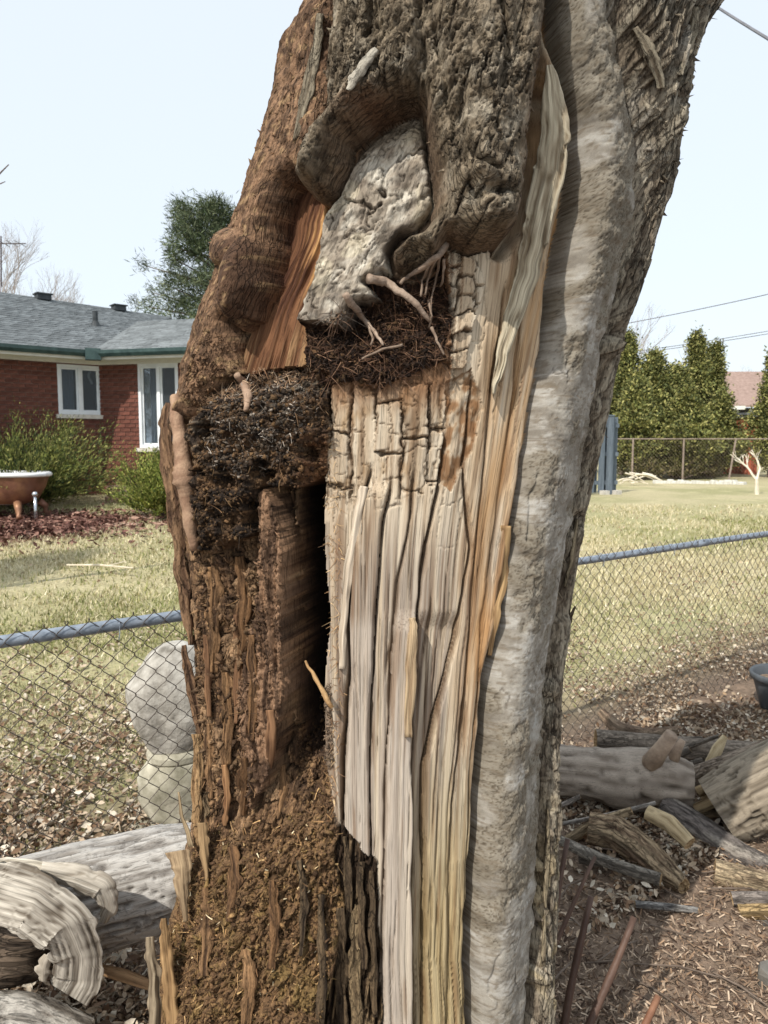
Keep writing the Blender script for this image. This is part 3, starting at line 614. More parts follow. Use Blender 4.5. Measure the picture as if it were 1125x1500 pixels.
# ------------------------------------------------------------------ loose pieces of the trunk
T0 = Vector(tree.location)
def jl(c, k=1.0): return tuple(lin(c)*.86*k)
def slab(name, path, widths, thick, c1, c2, out=.012, Ys=None, seg=46, nx=9, seed=1, lift=None, parent=tree, mat='wood', rag=.25, origin=None, gamp=1.0, cup=.75):
    """a torn sliver of wood: a tapering tongue with a grained, ridged front, ragged sides and real thickness"""
    path = np.array(path, float); m = len(path); t = np.linspace(0, m-1, seg)
    cx = np.interp(t, range(m), path[:, 0]); cy = np.interp(t, range(m), path[:, 1]); w = np.interp(t, range(m), widths)
    if Ys is None: yy = np.array([S(a, b).y for a, b in path]); yy = np.interp(t, range(m), yy)
    else: yy = np.interp(t, range(m), Ys)
    if seg > 12 and Ys is None:
        k = np.ones(9)/9; yy = np.convolve(np.pad(yy, 4, 'edge'), k, 'valid')
    lf = np.interp(t, range(m), lift) if lift else 0
    yy = yy-out-lf
    cx = cx+1.5*noise(t*2.3, t*0, seed)
    s = np.linspace(-1, 1, nx); Sg, Tg = np.meshgrid(s, np.arange(seg))
    wl_ = w*(1+rag*noise(t*4, t*0+1, seed+1)); wr_ = w*(1+rag*noise(t*4, t*0+2, seed+2))
    # across direction on the image, perpendicular to the path
    dx, dy = np.gradient(cx), np.gradient(cy); l = np.hypot(dx, dy)+1e-6; ax, ay = -dy/l, dx/l
    if np.mean(ax) < 0: ax, ay = -ax, -ay
    half = np.where(Sg < 0, wl_[:, None], wr_[:, None])/2
    PX = cx[:, None]+ax[:, None]*Sg*half; PY = cy[:, None]+ay[:, None]*Sg*half
    tp_ = np.concatenate([[0], np.cumsum(np.hypot(np.diff(cx), np.diff(cy)))])[:, None]+0*Sg; hw_ = np.maximum(half, 4); g = .6*noise(Sg*hw_/5+5, tp_/70, seed+3)+.5*noise(Sg*hw_/2+9, tp_/50, seed+4)-.9*np.exp(-(np.abs(noise(Sg*hw_/7, tp_/110, seed+6))/.12)**2)
    prof = np.sqrt(np.clip(1-cup*Sg**2, 0, 1)); YF = yy[:, None]-thick*(.35*prof+.16*gamp*g); YB = yy[:, None]+thick*.5+0*Sg
    def un(PX, PY, Y):
        xc = (PX-562.5)/FPX; yc = (750-PY)/FPX; k = Y/(CP+yc*SP); return np.stack([xc*k, Y, CAM_Z+k*(yc*CP-SP)], -1)
    Vf = un(PX, PY, YF).reshape(-1, 3); Vb = un(PX, PY, YB).reshape(-1, 3); n = len(Vf)
    F = []
    for i in range(seg-1):
        for j in range(nx-1):
            a = i*nx+j; F += [(a, a+1, a+nx+1, a+nx), (n+a, n+a+nx, n+a+nx+1, n+a+1)]
        a = i*nx; F.append((a, a+nx, n+a+nx, n+a)); a = i*nx+nx-1; F.append((a, n+a, n+a+nx, a+nx))
    for j in range(nx-1):
        F.append((j, n+j, n+j+1, j+1)); a = (seg-1)*nx+j; F.append((a, a+1, n+a+1, n+a))
    gg = np.clip(.62+.6*g+.3*noise(Sg*hw_/1.5, tp_/25, seed+5), 0, 1).reshape(-1, 1); cc = lin(np.array(c1))*(1-gg)+lin(np.array(c2))*gg
    gu = np.stack([(Sg*hw_).reshape(-1)*.00135+seed*.37, tp_.reshape(-1)*.00135, np.full(Sg.size, seed*.1)], -1)
    org = np.array(origin if origin is not None else T0)
    me = np_mesh(name, np.concatenate([Vf, Vb])-org, F, np.concatenate([cc, cc*.9])*.86, np.concatenate([gu, gu]))
    bm = bmesh.new(); bm.from_mesh(me); bmesh.ops.recalc_face_normals(bm, faces=bm.faces); bm.to_mesh(me); bm.free()
    return link(name, me, MT[mat+'_g'], parent, smooth=False)
slab('torn_strip', [(806, 95), (812, 150), (812, 200), (806, 250), (793, 300), (783, 350), (772, 400), (757, 450), (741, 500), (730, 545), (722, 578)], [10, 34, 44, 46, 42, 38, 33, 28, 22, 14, 4], .030, (128, 112, 90), (206, 194, 168), out=.016, seg=110, nx=15, seed=3, rag=.12)
o = slab('wood_splinter', [(533, 712), (524, 760), (510, 830), (504, 900), (500, 980)], [13, 15, 14, 12, 8], .02, (176, 160, 140), (222, 206, 184), out=.008, seed=7, seg=60)
slab('wood_splinter', [(604, 905), (606, 930), (602, 990), (598, 1080)], [9, 15, 16, 10], .02, (150, 126, 98), (196, 172, 138), out=.006, seed=8)
slab('wood_splinter', [(742, 770), (738, 840), (726, 900), (716, 960)], [14, 16, 12, 7], .016, (128, 100, 70), (188, 156, 112), out=.002, seed=9)
slab('bark_flake', [(553, 72), (536, 90), (518, 118), (510, 132)], [11, 18, 16, 6], .012, (150, 142, 128), (190, 182, 166), out=.010, seed=10, mat='rough')
for k, (p, w) in enumerate((([(470, 20), (462, 80), (446, 150), (430, 205)], [10, 16, 16, 6]), ([(930, 40), (955, 80), (968, 130)], [10, 22, 10]), ([(1020, 10), (1012, 60), (996, 110)], [12, 16, 8]))):
    slab('bark_flake', p, w, .012, (98, 86, 70), (158, 148, 128), out=.006, seed=20+k, mat='rough')
# left edge: outer bark plate, pinkish root, splinters
slab('bark_plate', [(247, 590), (243, 630), (250, 700), (260, 790), (271, 880), (279, 945)], [10, 22, 24, 22, 18, 8], .022, (84, 62, 48), (146, 116, 88), Ys=[1.62, 1.60, 1.585, 1.575, 1.565, 1.56], out=.0, seed=31, mat='rough', seg=80, rag=.3)
slab('bark_plate', [(268, 945), (276, 985), (288, 1040), (294, 1090)], [8, 15, 15, 6], .018, (76, 56, 42), (134, 104, 78), Ys=[1.57, 1.56, 1.55, 1.54], out=0, seed=32, mat='rough')
slab('bark_plate', [(288, 1075), (290, 1130), (287, 1200), (290, 1240)], [14, 19, 14, 8], .018, (120, 92, 64), (178, 146, 106), Ys=[1.54, 1.53, 1.52, 1.515], out=0, seed=33, mat='rough')
slab('wood_splinter', [(262, 1246), (266, 1270), (269, 1310), (272, 1350)], [32, 28, 17, 6], .022, (118, 98, 76), (176, 152, 120), Ys=[1.49, 1.48, 1.47, 1.465], out=0, seed=34)
slab('wood_splinter', [(296, 1205), (298, 1240), (304, 1290)], [16, 16, 6], .02, (110, 88, 64), (164, 136, 100), Ys=[1.47, 1.465, 1.46], out=0, seed=35)
slab('wood_splinter', [(219, 1372), (224, 1410), (228, 1470), (226, 1540)], [12, 20, 20, 22], .03, (96, 82, 66), (158, 142, 118), Ys=[1.46, 1.45, 1.43, 1.42], out=0, seed=36, seg=60)
slab('wood_splinter', [(240, 1345), (244, 1385), (250, 1450), (252, 1530)], [9, 16, 20, 24], .025, (120, 92, 62), (170, 138, 98), Ys=[1.46, 1.45, 1.43, 1.41], out=0, seed=37, seg=60)
slab('wood_splinter', [(262, 1160), (268, 1200), (280, 1240)], [3, 6, 8], .01, (110, 92, 70), (160, 140, 110), Ys=[1.53, 1.52, 1.50], out=0, seed=38, seg=14, nx=5)
for k, (p, w, c) in enumerate((([(345, 900), (350, 980), (348, 1060)], [8, 14, 6], 0), ([(395, 1040), (398, 1090), (392, 1150)], [10, 15, 6], 0), ([(330, 1120), (334, 1170), (330, 1210)], [10, 12, 6], 1), ([(300, 930), (304, 990), (308, 1050)], [8, 11, 6], 0), ([(300, 1160), (303, 1185), (300, 1200)], [7, 9, 3], 3),
        ([(505, 1225), (512, 1290), (508, 1370)], [8, 12, 8], 2), ([(528, 1262), (530, 1340), (534, 1420)], [9, 13, 10], 2), ([(545, 1275), (546, 1370), (550, 1490)], [7, 11, 9], 2), ([(498, 1330), (502, 1410), (500, 1500)], [12, 18, 16], 2), ([(470, 1310), (474, 1400), (470, 1500)], [8, 14, 12], 2), ([(525, 1325), (520, 1400), (522, 1510)], [14, 20, 18], 3), ([(440, 1260), (446, 1330), (440, 1400)], [8, 11, 6], 2))):
    c1, c2 = (((92, 66, 48), (146, 110, 80)), ((110, 78, 54), (170, 130, 92)), ((52, 42, 33), (108, 90, 68)), ((96, 80, 60), (156, 134, 102)))[c]
    slab('rotten_splinter', p, w, .016, c1, c2, out=.007, seed=50+k, mat='rough' if c > 1 else 'wood', rag=.35)
slab('bark_flake', [(842, 888), (836, 905), (829, 928)], [3, 7, 4], .008, (70, 60, 50), (120, 106, 88), Ys=[1.60, 1.60, 1.60], out=0, seed=70, seg=12, nx=5, mat='rough')
for k, (y0, y1, x0, x1) in enumerate(((760, 860, 856, 838), (1180, 1330, 812, 808), (1340, 1500, 806, 802))):
    slab('bark_plate', [(x0-9, y0), ((x0+x1)/2-8, (y0+y1)/2), (x1-9, y1)], [4, 9, 4], .014, (92, 80, 66), (160, 146, 120), out=.004, seed=80+k, mat='rough', seg=40)
for k, (p, w) in enumerate((([(312, 830), (316, 900), (312, 985)], [16, 24, 14]), ([(352, 815), (358, 880), (352, 960)], [14, 22, 12]), ([(330, 985), (336, 1050), (332, 1120)], [16, 26, 14]), ([(368, 930), (372, 1010), (368, 1085)], [12, 18, 10]), ([(306, 1060), (310, 1120), (308, 1170)], [12, 18, 8]), ([(356, 1110), (360, 1150), (354, 1195)], [14, 20, 8]), ([(414, 1120), (418, 1160), (408, 1200)], [10, 16, 6]), ([(340, 1240), (346, 1290), (338, 1350)], [12, 20, 10]), ([(300, 1300), (304, 1360), (300, 1430)], [12, 20, 12]), ([(400, 1290), (404, 1350), (398, 1420)], [10, 18, 12]), ([(360, 1390), (366, 1440), (360, 1500)], [14, 22, 14]))):
    slab('rotten_slab', p, w, .02, (70, 52, 38), ((150, 116, 82), (128, 96, 66))[k % 2], out=-.001, seed=150+k, mat='rot', rag=.45, seg=60, nx=13)
def root(name, pts, rad, c1, c2, out=.012, Ys=None, n=8, seg=14, mat='knot', jit=.12, seed=0):
    """a knotty root or twig following the surface; points are (across, down), rad in mm"""
    pts = np.array(pts, float); m = len(pts); t = np.linspace(0, m-1, seg)
    x = np.interp(t, range(m), pts[:, 0])+1.2*noise(t*3, t*0, seed+200); y = np.interp(t, range(m), pts[:, 1])+1.2*noise(t*3, t*0+3, seed+201); r = np.interp(t, range(m), rad)/1000.
    if Ys is None: Y = np.interp(t, range(m), [S(a, b).y for a, b in pts])-out
    else: Y = np.interp(t, range(m), Ys)
    b = MB(); b.tube([at(a, c, d)-T0 for a, c, d in zip(x, y, Y)], list(r*(1+.12*noise(t*5, t*0+5, seed+202))), n, jit=jit)
    me = b.mesh(name); V = len(me.vertices); a = me.color_attributes.new('col', 'FLOAT_COLOR', 'POINT')
    f = np.clip(.5+.5*noise(np.arange(V)/2.3, np.arange(V)/9., seed+203), 0, 1)[:, None]; cc = (lin(np.array(c1))*(1-f)+lin(np.array(c2))*f)*.86
    a.data.foreach_set('color', np.concatenate([cc, np.ones((V, 1))], 1).astype(np.float32).ravel())
    return link(name, me, MT[mat], tree, smooth=True)
PK1, PK2 = (132, 102, 82), (178, 148, 122)
root('exposed_root', [(256, 580), (259, 610), (265, 650), (269, 680), (271, 702), (275, 725), (279, 765), (284, 805)], [10, 13, 15, 17, 23, 16, 14, 9], PK1, PK2, Ys=[1.52, 1.50, 1.485, 1.475, 1.47, 1.475, 1.47, 1.475], n=12, seg=34, seed=1, jit=.07)
root('exposed_root', [(346, 548), (356, 562), (364, 580), (360, 600)], [6, 9, 9, 4], (140, 112, 92), (176, 150, 128), out=.008, seed=2)
GR1, GR2 = (128, 108, 92), (178, 158, 140)
root('exposed_root', [(540, 408), (566, 414), (590, 430), (612, 448), (630, 470)], [9, 8, 7, 6, 4], GR1, GR2, out=.028, seg=22, seed=3)
root('exposed_root', [(505, 432), (518, 448), (532, 468), (548, 486), (562, 506)], [8, 7, 5, 4, 2], GR1, GR2, out=.026, seg=20, seed=4)
root('exposed_root', [(652, 360), (640, 378), (618, 392), (600, 404), (586, 414)], [7, 6, 5, 4, 3], GR1, GR2, out=.030, seg=18, seed=5)
for k, p in enumerate(([(645, 372), (640, 400), (634, 430), (630, 466)], [(638, 380), (628, 404), (622, 432)], [(650, 378), (650, 398), (646, 420)], [(628, 388), (618, 410), (616, 436)], [(540, 478), (546, 498), (544, 506)], [(628, 440), (632, 462), (628, 480)], [(590, 506), (560, 512), (530, 526)], [(632, 480), (640, 500), (650, 520)])):
    root('rootlet', p, [3, 2.4, 2]+[1.4]*(len(p)-3), (110, 92, 78), (160, 140, 122), out=.026, n=5, seg=9, seed=20+k)
root('rotten_twig', [(447, 968), (462, 994), (476, 1018), (486, 1036)], [2, 4, 5, 4], (150, 116, 78), (190, 156, 112), Ys=[1.40, 1.37, 1.35, 1.345], seg=10, seed=41)
root('exposed_root', [(415, 1255), (440, 1180), (450, 1165)], [2, 3, 2], (90, 62, 44), (120, 86, 60), out=.01, seg=8, seed=42) if False else None

def sample(n, poly, seed):
    """n random places on the trunk inside an outline: position, outward direction, colour"""
    r = np.random.default_rng(seed); p = np.array(poly); m = (_tpx > p[:, 0].min()) & (_tpx < p[:, 0].max()) & (_tpy > p[:, 1].min()) & (_tpy < p[:, 1].max()) & (TZ[:, :NFRONT] > .4)
    ii, jj = np.nonzero(m); k = inside(_tpx[ii, jj], _tpy[ii, jj], poly); ii, jj = ii[k], jj[k]; c = r.integers(len(ii), size=n); ii, jj = ii[c], jj[c]
    return np.stack([TX[ii, jj], TY[ii, jj], TZ[ii, jj]], -1)-np.array(T0), TNOR[ii, jj], TCOL[ii, jj]
def unit(v): return v/(np.linalg.norm(v, axis=-1, keepdims=True)+1e-9)
def tint(base, n, pal_, r, own):
    pc = lin(np.array(pal_))*.86; c = 1.3*pc[r.integers(len(pc), size=n)]; return (base*own+c*(1-own))*r.uniform(.6, 1.3, (n, 1))
def strands(name, n, poly, L, pal_, wid=.0012, lift=(0, .01), aim=(0, 0, 0), seed=0, curl=.5, own=.2):
    """dry fibres lying on the surface inside an outline"""
    r = np.random.default_rng(seed); P, Nn, base = sample(n, poly, seed); d = r.normal(size=(n, 3)); d -= Nn*(d*Nn).sum(1, keepdims=True)*.7; d = unit(unit(d)+np.array(aim)); l = r.uniform(*L, (n, 1)); w = wid*r.uniform(.6, 1.6, (n, 1)); side = unit(np.cross(d, Nn+r.normal(size=(n, 3))*.3)); bend = r.normal(size=(n, 3))*curl
    P = P+Nn*r.uniform(*lift, (n, 1)); V = []
    for k in range(4):
        t = k/3.; q = P+d*l*t+bend*l*t*t*.5; V += [q-side*w*(1-.6*t)/2, q+side*w*(1-.6*t)/2]
    V = np.stack(V, 1).reshape(-1, 3); F = (np.array([(0, 1, 3, 2), (2, 3, 5, 4), (4, 5, 7, 6)])[None]+(np.arange(n)*8)[:, None, None]).reshape(-1, 4)
    o = link(name, np_mesh(name, V, F, np.repeat(tint(base, n, pal_, r, own), 8, 0)), MT['fibre'], tree); o['kind'] = 'stuff'
def crumbs(name, n, poly, size, pal_, seed=0, own=.6, flat=.6, lift=(-.3, .35), long=1.6):
    """crumbs and chunks of rotten wood, many small and a few large, half bedded in the surface"""
    r = np.random.default_rng(seed); P, Nn, base = sample(n, poly, seed+500); sz = (size[0]*(size[1]/size[0])**(r.uniform(0, 1, n)**2.2))[:, None]
    tv = np.array([(1, 0, 0), (-1, 0, 0), (0, 1, 0), (0, -1, 0), (0, 0, 1), (0, 0, -1)], float); tf = np.array([(0, 2, 4), (2, 1, 4), (1, 3, 4), (3, 0, 4), (2, 0, 5), (1, 2, 5), (3, 1, 5), (0, 3, 5)])
    T = tv[None]*r.uniform(.55, 1.25, (n, 6, 1))+r.normal(0, .18, (n, 6, 3)); T *= np.array((1, flat, long))[None, None]
    q = unit(r.normal(size=(n, 4))); w_, x, y, z = q.T
    Rm = np.array([[1-2*(y*y+z*z), 2*(x*y-z*w_), 2*(x*z+y*w_)], [2*(x*y+z*w_), 1-2*(x*x+z*z), 2*(y*z-x*w_)], [2*(x*z-y*w_), 2*(y*z+x*w_), 1-2*(x*x+y*y)]]).transpose(2, 0, 1)
    V = np.einsum('nij,nkj->nki', Rm, T)*sz[:, None]*.5+(P+Nn*sz*r.uniform(*lift, (n, 1)))[:, None]
    F = (tf[None]+(np.arange(n)*6)[:, None, None]).reshape(-1, 3)
    o = link(name, np_mesh(name, V.reshape(-1, 3), F, np.repeat(tint(base, n, pal_, r, own), 6, 0)), MT['rot'], tree); o['kind'] = 'stuff'
LUMPB = [(290, 600), (318, 552), (400, 540), (450, 535), (478, 560), (482, 640), (478, 690), (440, 715), (380, 705), (370, 780), (300, 800), (284, 815), (280, 760), (290, 700)]
RUB = [(290, 1210), (440, 1190), (486, 1120), (492, 1230), (500, 1330), (470, 1500), (215, 1500), (240, 1380), (270, 1330)]
BR = [(92, 70, 48), (62, 47, 35), (118, 92, 62), (44, 36, 28)]
crumbs('lump_crumbs', 9000, LUMPB, (.002, .015), BR+[(30, 26, 24)], 1, own=.5, flat=.8, long=1.1)
strands('shredded_fibres', 450, LUMPB, (.006, .022), BR+[(150, 118, 86)], .0016, (0, .006), seed=1, curl=.9)
FL = [(300, 600), (350, 555), (440, 550), (462, 570), (470, 600), (440, 640), (400, 690), (350, 700), (310, 680), (292, 640)]
strands('grey_fluff', 800, FL, (.003, .011), [(140, 130, 118), (108, 98, 88), (172, 162, 150), (80, 72, 64)], .0022, (.0, .006), seed=2, curl=1.8, own=.35)
crumbs('lump_crumbs', 2600, FL, (.002, .011), [(150, 140, 128), (112, 102, 92), (64, 58, 52), (44, 39, 35)], 3, own=.3, flat=.8, long=1.1)
strands('shredded_fibres', 900, [(345, 548), (400, 538), (452, 535), (468, 556), (400, 575), (320, 590), (300, 590), (318, 556)], (.008, .025), [(150, 122, 96), (120, 90, 66), (176, 150, 122), (96, 78, 66)], .0016, (0, .006), aim=(.4, 0, 0), seed=3)
ROOTP = [(452, 480), (520, 446), (560, 445), (620, 420), (655, 370), (660, 470), (650, 528), (600, 548), (560, 566), (520, 556), (480, 562), (455, 545)]
crumbs('root_soil', 3500, ROOTP, (.003, .013), BR, 4, own=.6)
strands('fine_roots', 2200, ROOTP, (.012, .045), [(84, 60, 46), (58, 44, 36), (112, 84, 64), (40, 33, 29), (134, 104, 82)], .0012, (0, .010), aim=(.35, -.2, -.45), seed=4, curl=.4)
crumbs('crumbled_rot_pieces', 11000, RUB, (.0016, .015), [(116, 88, 60), (90, 66, 46), (146, 116, 80), (66, 48, 36), (128, 106, 62)], 5, own=.6, flat=.42, long=2.0)
strands('crumbled_shreds', 1700, RUB, (.006, .024), [(140, 108, 72), (104, 76, 52), (168, 136, 94), (74, 54, 40)], .0020, (-.001, .004), seed=5, curl=.5)
strands('wood_chips', 200, RUB, (.005, .013), [(206, 182, 140), (184, 154, 108), (220, 204, 168)], .0030, (.001, .004), seed=6)
crumbs('rot_crumbs', 5000, [(290, 810), (375, 770), (384, 900), (374, 1180), (300, 1200), (290, 1000)], (.003, .016), BR, 7, own=.7, long=2.4)
strands('crumbled_shreds', 700, [(290, 810), (375, 770), (384, 900), (374, 1180), (300, 1200), (290, 1000)], (.006, .024), BR+[(150, 116, 84)], .0018, (-.001, .004), aim=(0, 0, -.8), seed=7)
crumbs('rot_crumbs', 1500, [(432, 1040), (484, 1000), (488, 1120), (440, 1180)], (.003, .014), BR, 8, own=.6)
crumbs('rot_crumbs', 900, [(380, 740), (430, 760), (430, 1000), (390, 1100)], (.002, .008), BR, 9, own=.8, long=3)
crumbs('callus_crumbs', 1600, [(300, 480), (345, 500), (350, 545), (300, 590), (262, 600), (275, 540)], (.003, .012), BR, 10, own=.8)
strands('bast_threads', 420, [(482, 580), (500, 700), (500, 1200), (484, 1200), (482, 900), (476, 700)], (.008, .022), [(196, 164, 120), (150, 116, 80), (120, 86, 58)], .0012, (-.001, .003), aim=(-.1, 0, -1), seed=9)
strands('bast_threads', 350, [(816, 560), (890, 500), (930, 470), (900, 600), (850, 820), (828, 960), (816, 1100), (812, 1480), (796, 1480), (796, 1100), (815, 900)], (.005, .014), [(120, 106, 88), (90, 78, 64), (160, 146, 122)], .0016, (-.001, .002), aim=(0, 0, -1.4), seed=11)
crumbs('bark_scales', 1400, [(462, 0), (440, 120), (432, 230), (545, 150), (600, 125), (628, 205), (650, 300), (690, 350), (735, 350), (770, 230), (800, 0)], (.002, .009), [(120, 108, 90), (92, 80, 66), (154, 142, 122), (70, 60, 50)], 12, own=.7, flat=.35, long=2.6, lift=(-.35, .1))
crumbs('bark_scales', 900, [(930, 0), (1050, 0), (1000, 200), (960, 340), (930, 420), (915, 430), (945, 280)], (.003, .018), [(120, 108, 90), (92, 80, 66), (154, 142, 122)], 13, own=.7, flat=.35, long=3, lift=(-.35, .1))
crumbs('bark_scales', 1200, [(470, 0), (440, 100), (420, 240), (400, 330), (300, 480), (280, 560), (300, 360), (380, 200), (430, 50)], (.002, .009), [(130, 100, 76), (98, 74, 56), (72, 54, 42)], 14, own=.8, flat=.35, long=2.2, lift=(-.35, .05))
# ================================================================== ground, lawn, leaves, wire fence
FA, FD = np.array((-1.066, 2.39)), np.array((.815, .580))                 # a point of the fence line and its direction
def fence_dist(x, y): return (y-FA[1])*FD[0]-(x-FA[0])*FD[1]              # positive beyond the fence
def ground():
    xs = np.unique(np.concatenate([np.linspace(-160, -9, 30), np.linspace(-9, -3, 50), np.linspace(-3, 3.2, 170), np.linspace(3.2, 12, 70), np.linspace(12, 160, 30)]))
    ys = np.unique(np.concatenate([np.linspace(-3, 1, 12), np.linspace(1, 6, 170), np.linspace(6, 20, 120), np.linspace(20, 260, 50)]))
    X, Y = np.meshgrid(xs, ys); Z = GZ(X, Y); fd = fence_dist(X, Y)
    Z = Z+.012*fbm(X*6, Y*6, 3, 5)*(Y < 8)
    n1 = fbm(X*.5, Y*.5, 4, 6); n2 = fbm(X*3, Y*3, 4, 7)
    lawn = lin((200, 189, 150))*.72; green = lin((176, 172, 126))*.7; straw = lin((222, 208, 168))*.76; soil = lin((128, 110, 94))*.9
    g = sst(-.35, .45, n1+.4*n2)[..., None]; C = lawn*(1-g)+green*g
    s = (sst(.15, .5, n2)*.5)[..., None]; C = C*(1-s)+straw*s
    near = (1-sst(.0, .9+.5*n1+.7*sst(-.5, -1.6, X), fd))[..., None]; C = C*(1-near)+soil*near
    bed = (sst(1.15, .7, np.hypot((X+5.3)/1.9, (Y-10.4)/1.35)+.15*n2))[..., None]; C = C*(1-bed)+lin((120, 84, 70))*.7*bed
    V = np.stack([X, Y, Z], -1).reshape(-1, 3); w = len(xs); i, j = np.meshgrid(np.arange(len(ys)-1), np.arange(w-1), indexing='ij')
    F = np.stack([i*w+j, i*w+j+1, (i+1)*w+j+1, (i+1)*w+j], -1).reshape(-1, 4)
    o = link('ground', np_mesh('ground', V, F, C.reshape(-1, 3)), mat_vcol('ground_soil_and_turf', bump=.8, bscale=45, var=.35, vscale=30, bdist=.02), smooth=True)
    tag(o, 'lawn and bare soil', kind='structure')
ground()
def scatter(name, P, tv, tf, scale, cols, tilt, mat, seed=0, label=None, cat=None, yaw=None):
    """many copies of a small shape, each turned and tilted at random, as one mass"""
    r = np.random.default_rng(seed); n = len(P); tv = np.asarray(tv, float); a = r.uniform(0, 2*np.pi, n) if yaw is None else yaw
    b = r.normal(0, tilt, n); c = r.normal(0, tilt, n)
    ca, sa, cb, sb, cc, sc = np.cos(a), np.sin(a), np.cos(b), np.sin(b), np.cos(c), np.sin(c); z = np.zeros(n); o1 = np.ones(n)
    def M(r0): return np.array(r0).transpose(2, 0, 1)
    Rz = M([[ca, -sa, z], [sa, ca, z], [z, z, o1]]); Rx = M([[o1, z, z], [z, cb, -sb], [z, sb, cb]]); Ry = M([[cc, z, sc], [z, o1, z], [-sc, z, cc]])
    Mx = Rz @ Rx @ Ry; V = np.einsum('nij,kj->nki', Mx, tv)*np.asarray(scale)[:, None, None]+np.asarray(P)[:, None, :]
    F = (np.asarray(tf)[None]+(np.arange(n)*len(tv))[:, None, None]).reshape(-1, len(tf[0]))
    o = link(name, np_mesh(name, V.reshape(-1, 3), F, np.repeat(cols, len(tv), 0)), mat); o['kind'] = 'stuff'
    if label: tag(o, label, cat)
    return o
M_LEAF = mat_vcol('dry_leaves', bump=0, var=.18, vscale=60, rough=.8)
M_GRASS = mat_vcol('lawn_grass', bump=0, var=.2, vscale=20, rough=.8)
LEAF_V = [(-.5, 0, .06), (-.22, .2, .10), (-.2, 0, 0), (-.22, -.2, .08), (.18, .24, .13), (.2, 0, .02), (.18, -.24, .10), (.55, 0, .12)]
LEAF_F = [(0, 2, 1), (0, 3, 2), (1, 2, 5), (1, 5, 4), (2, 3, 6), (2, 6, 5), (4, 5, 7), (5, 6, 7)]
def in_view(x, y, m=60):
    px, py = proj(x, y, GZ(x, y)); return (px > -m) & (px < 1125+m) & (py < 1500+2*m)
def pick(n, fx, seed):
    """n ground points inside the view, drawn with density fx(x, y)"""
    r = np.random.default_rng(seed); out = []
    while sum(map(len, out)) < n:
        px = r.uniform(-50, 1175, 40000); Y = 1.4*(14/1.4)**r.uniform(0, 1, 40000); X = (px-562.5)/FPX*Y*1.02
        k = r.uniform(0, 1, 40000) < fx(X, Y); out.append(np.stack([X[k], Y[k]], 1))
    q = np.concatenate(out)[:n]; return np.column_stack([q, GZ(q[:, 0], q[:, 1])])
def pal(n, cs, seed, k=.8, v=.25):
    r = np.random.default_rng(seed); return lin(np.array(cs))[r.integers(len(cs), size=n)]*k*r.uniform(1-v, 1+v, (n, 1))
def f_left(x, y): 
    fd = fence_dist(x, y); return ((x < -.15) & (fd > -.9))*np.exp(-np.clip(fd-1.0, 0, 9)/.55)*np.clip(.55+fbm(x*1.7, y*1.7, 3, 8)*1.3, .03, 1)
def f_right(x, y):
    fd = fence_dist(x, y); return ((x > .3) & (fd > -1.1))*np.exp(-np.clip(fd-.05, 0, 9)/.55)*np.clip(.5+fbm(x*1.7, y*1.7, 3, 9)*1.3, .05, 1)
def f_far(x, y):
    fd = fence_dist(x, y); return (fd > .8)*np.clip(fbm(x*.9, y*.9, 3, 10)*1.5-.05, 0, .5)*np.exp(-np.clip(fd-2.5, 0, 20)/2)
LC = [(210, 192, 168), (188, 166, 140), (226, 214, 194), (164, 138, 110), (140, 112, 88), (198, 178, 154), (120, 96, 78)]
for nm, n, f, sc, sd_, lb in (('dead_leaves', 15000, f_left, (.016, .046), 1, 'pale dry leaf litter behind the wire fence, beside the stone ornament'), ('dead_leaves', 14000, f_right, (.014, .040), 2, 'tan dry leaf litter around the log pile and pot'), ('dead_leaves', 3500, f_far, (.02, .05), 3, 'thin scatter of pale leaves over the lawn')):
    P = pick(n, f, sd_); P[:, 2] += rng.uniform(.004, .035, n); r = np.random.default_rng(sd_+40)
    scatter(nm, P, LEAF_V, LEAF_F, r.uniform(*sc, n), pal(n, LC, sd_+50, .70), .7, M_LEAF, sd_, lb, 'leaves')
# shredded mulch on this side
def f_mulch(x, y): return (fence_dist(x, y) < .1)*np.where(x > .15, 1, .6)*(y < 4.2)*np.clip(1.6/y, .2, 1)
P = pick(34000, f_mulch, 11); P[:, 2] += rng.uniform(.0, .018, len(P)); r = np.random.default_rng(12)
scatter('bark_mulch', P, [(-.5, -.08, 0), (.45, -.05, .05), (.5, .09, .03), (-.42, .1, .06), (0, 0, .14)], [(0, 1, 4), (1, 2, 4), (2, 3, 4), (3, 0, 4)], r.uniform(.007, .034, len(P)), pal(len(P), [(128, 108, 90), (92, 74, 60), (150, 130, 110), (74, 58, 48), (136, 112, 90), (176, 156, 134)], 13, 1.05), .5, M_LEAF, 14, 'shredded brown bark mulch under the log pile', 'mulch')
# reddish chips of the bed by the tub
r = np.random.default_rng(15); q = np.column_stack([r.normal(-5.0, 1.0, 3200), r.normal(10.3, .62, 3200)]); q = q[in_view(q[:, 0], q[:, 1])]; P = np.column_stack([q, GZ(q[:, 0], q[:, 1])+r.uniform(0, .05, len(q))])
scatter('leaf_mulch', P, LEAF_V, LEAF_F, r.uniform(.05, .11, len(P)), pal(len(P), [(150, 112, 98), (120, 84, 74), (172, 136, 120), (96, 66, 58)], 16, .7), .5, M_LEAF, 17, 'reddish brown leaf mulch heaped round the bathtub', 'mulch')
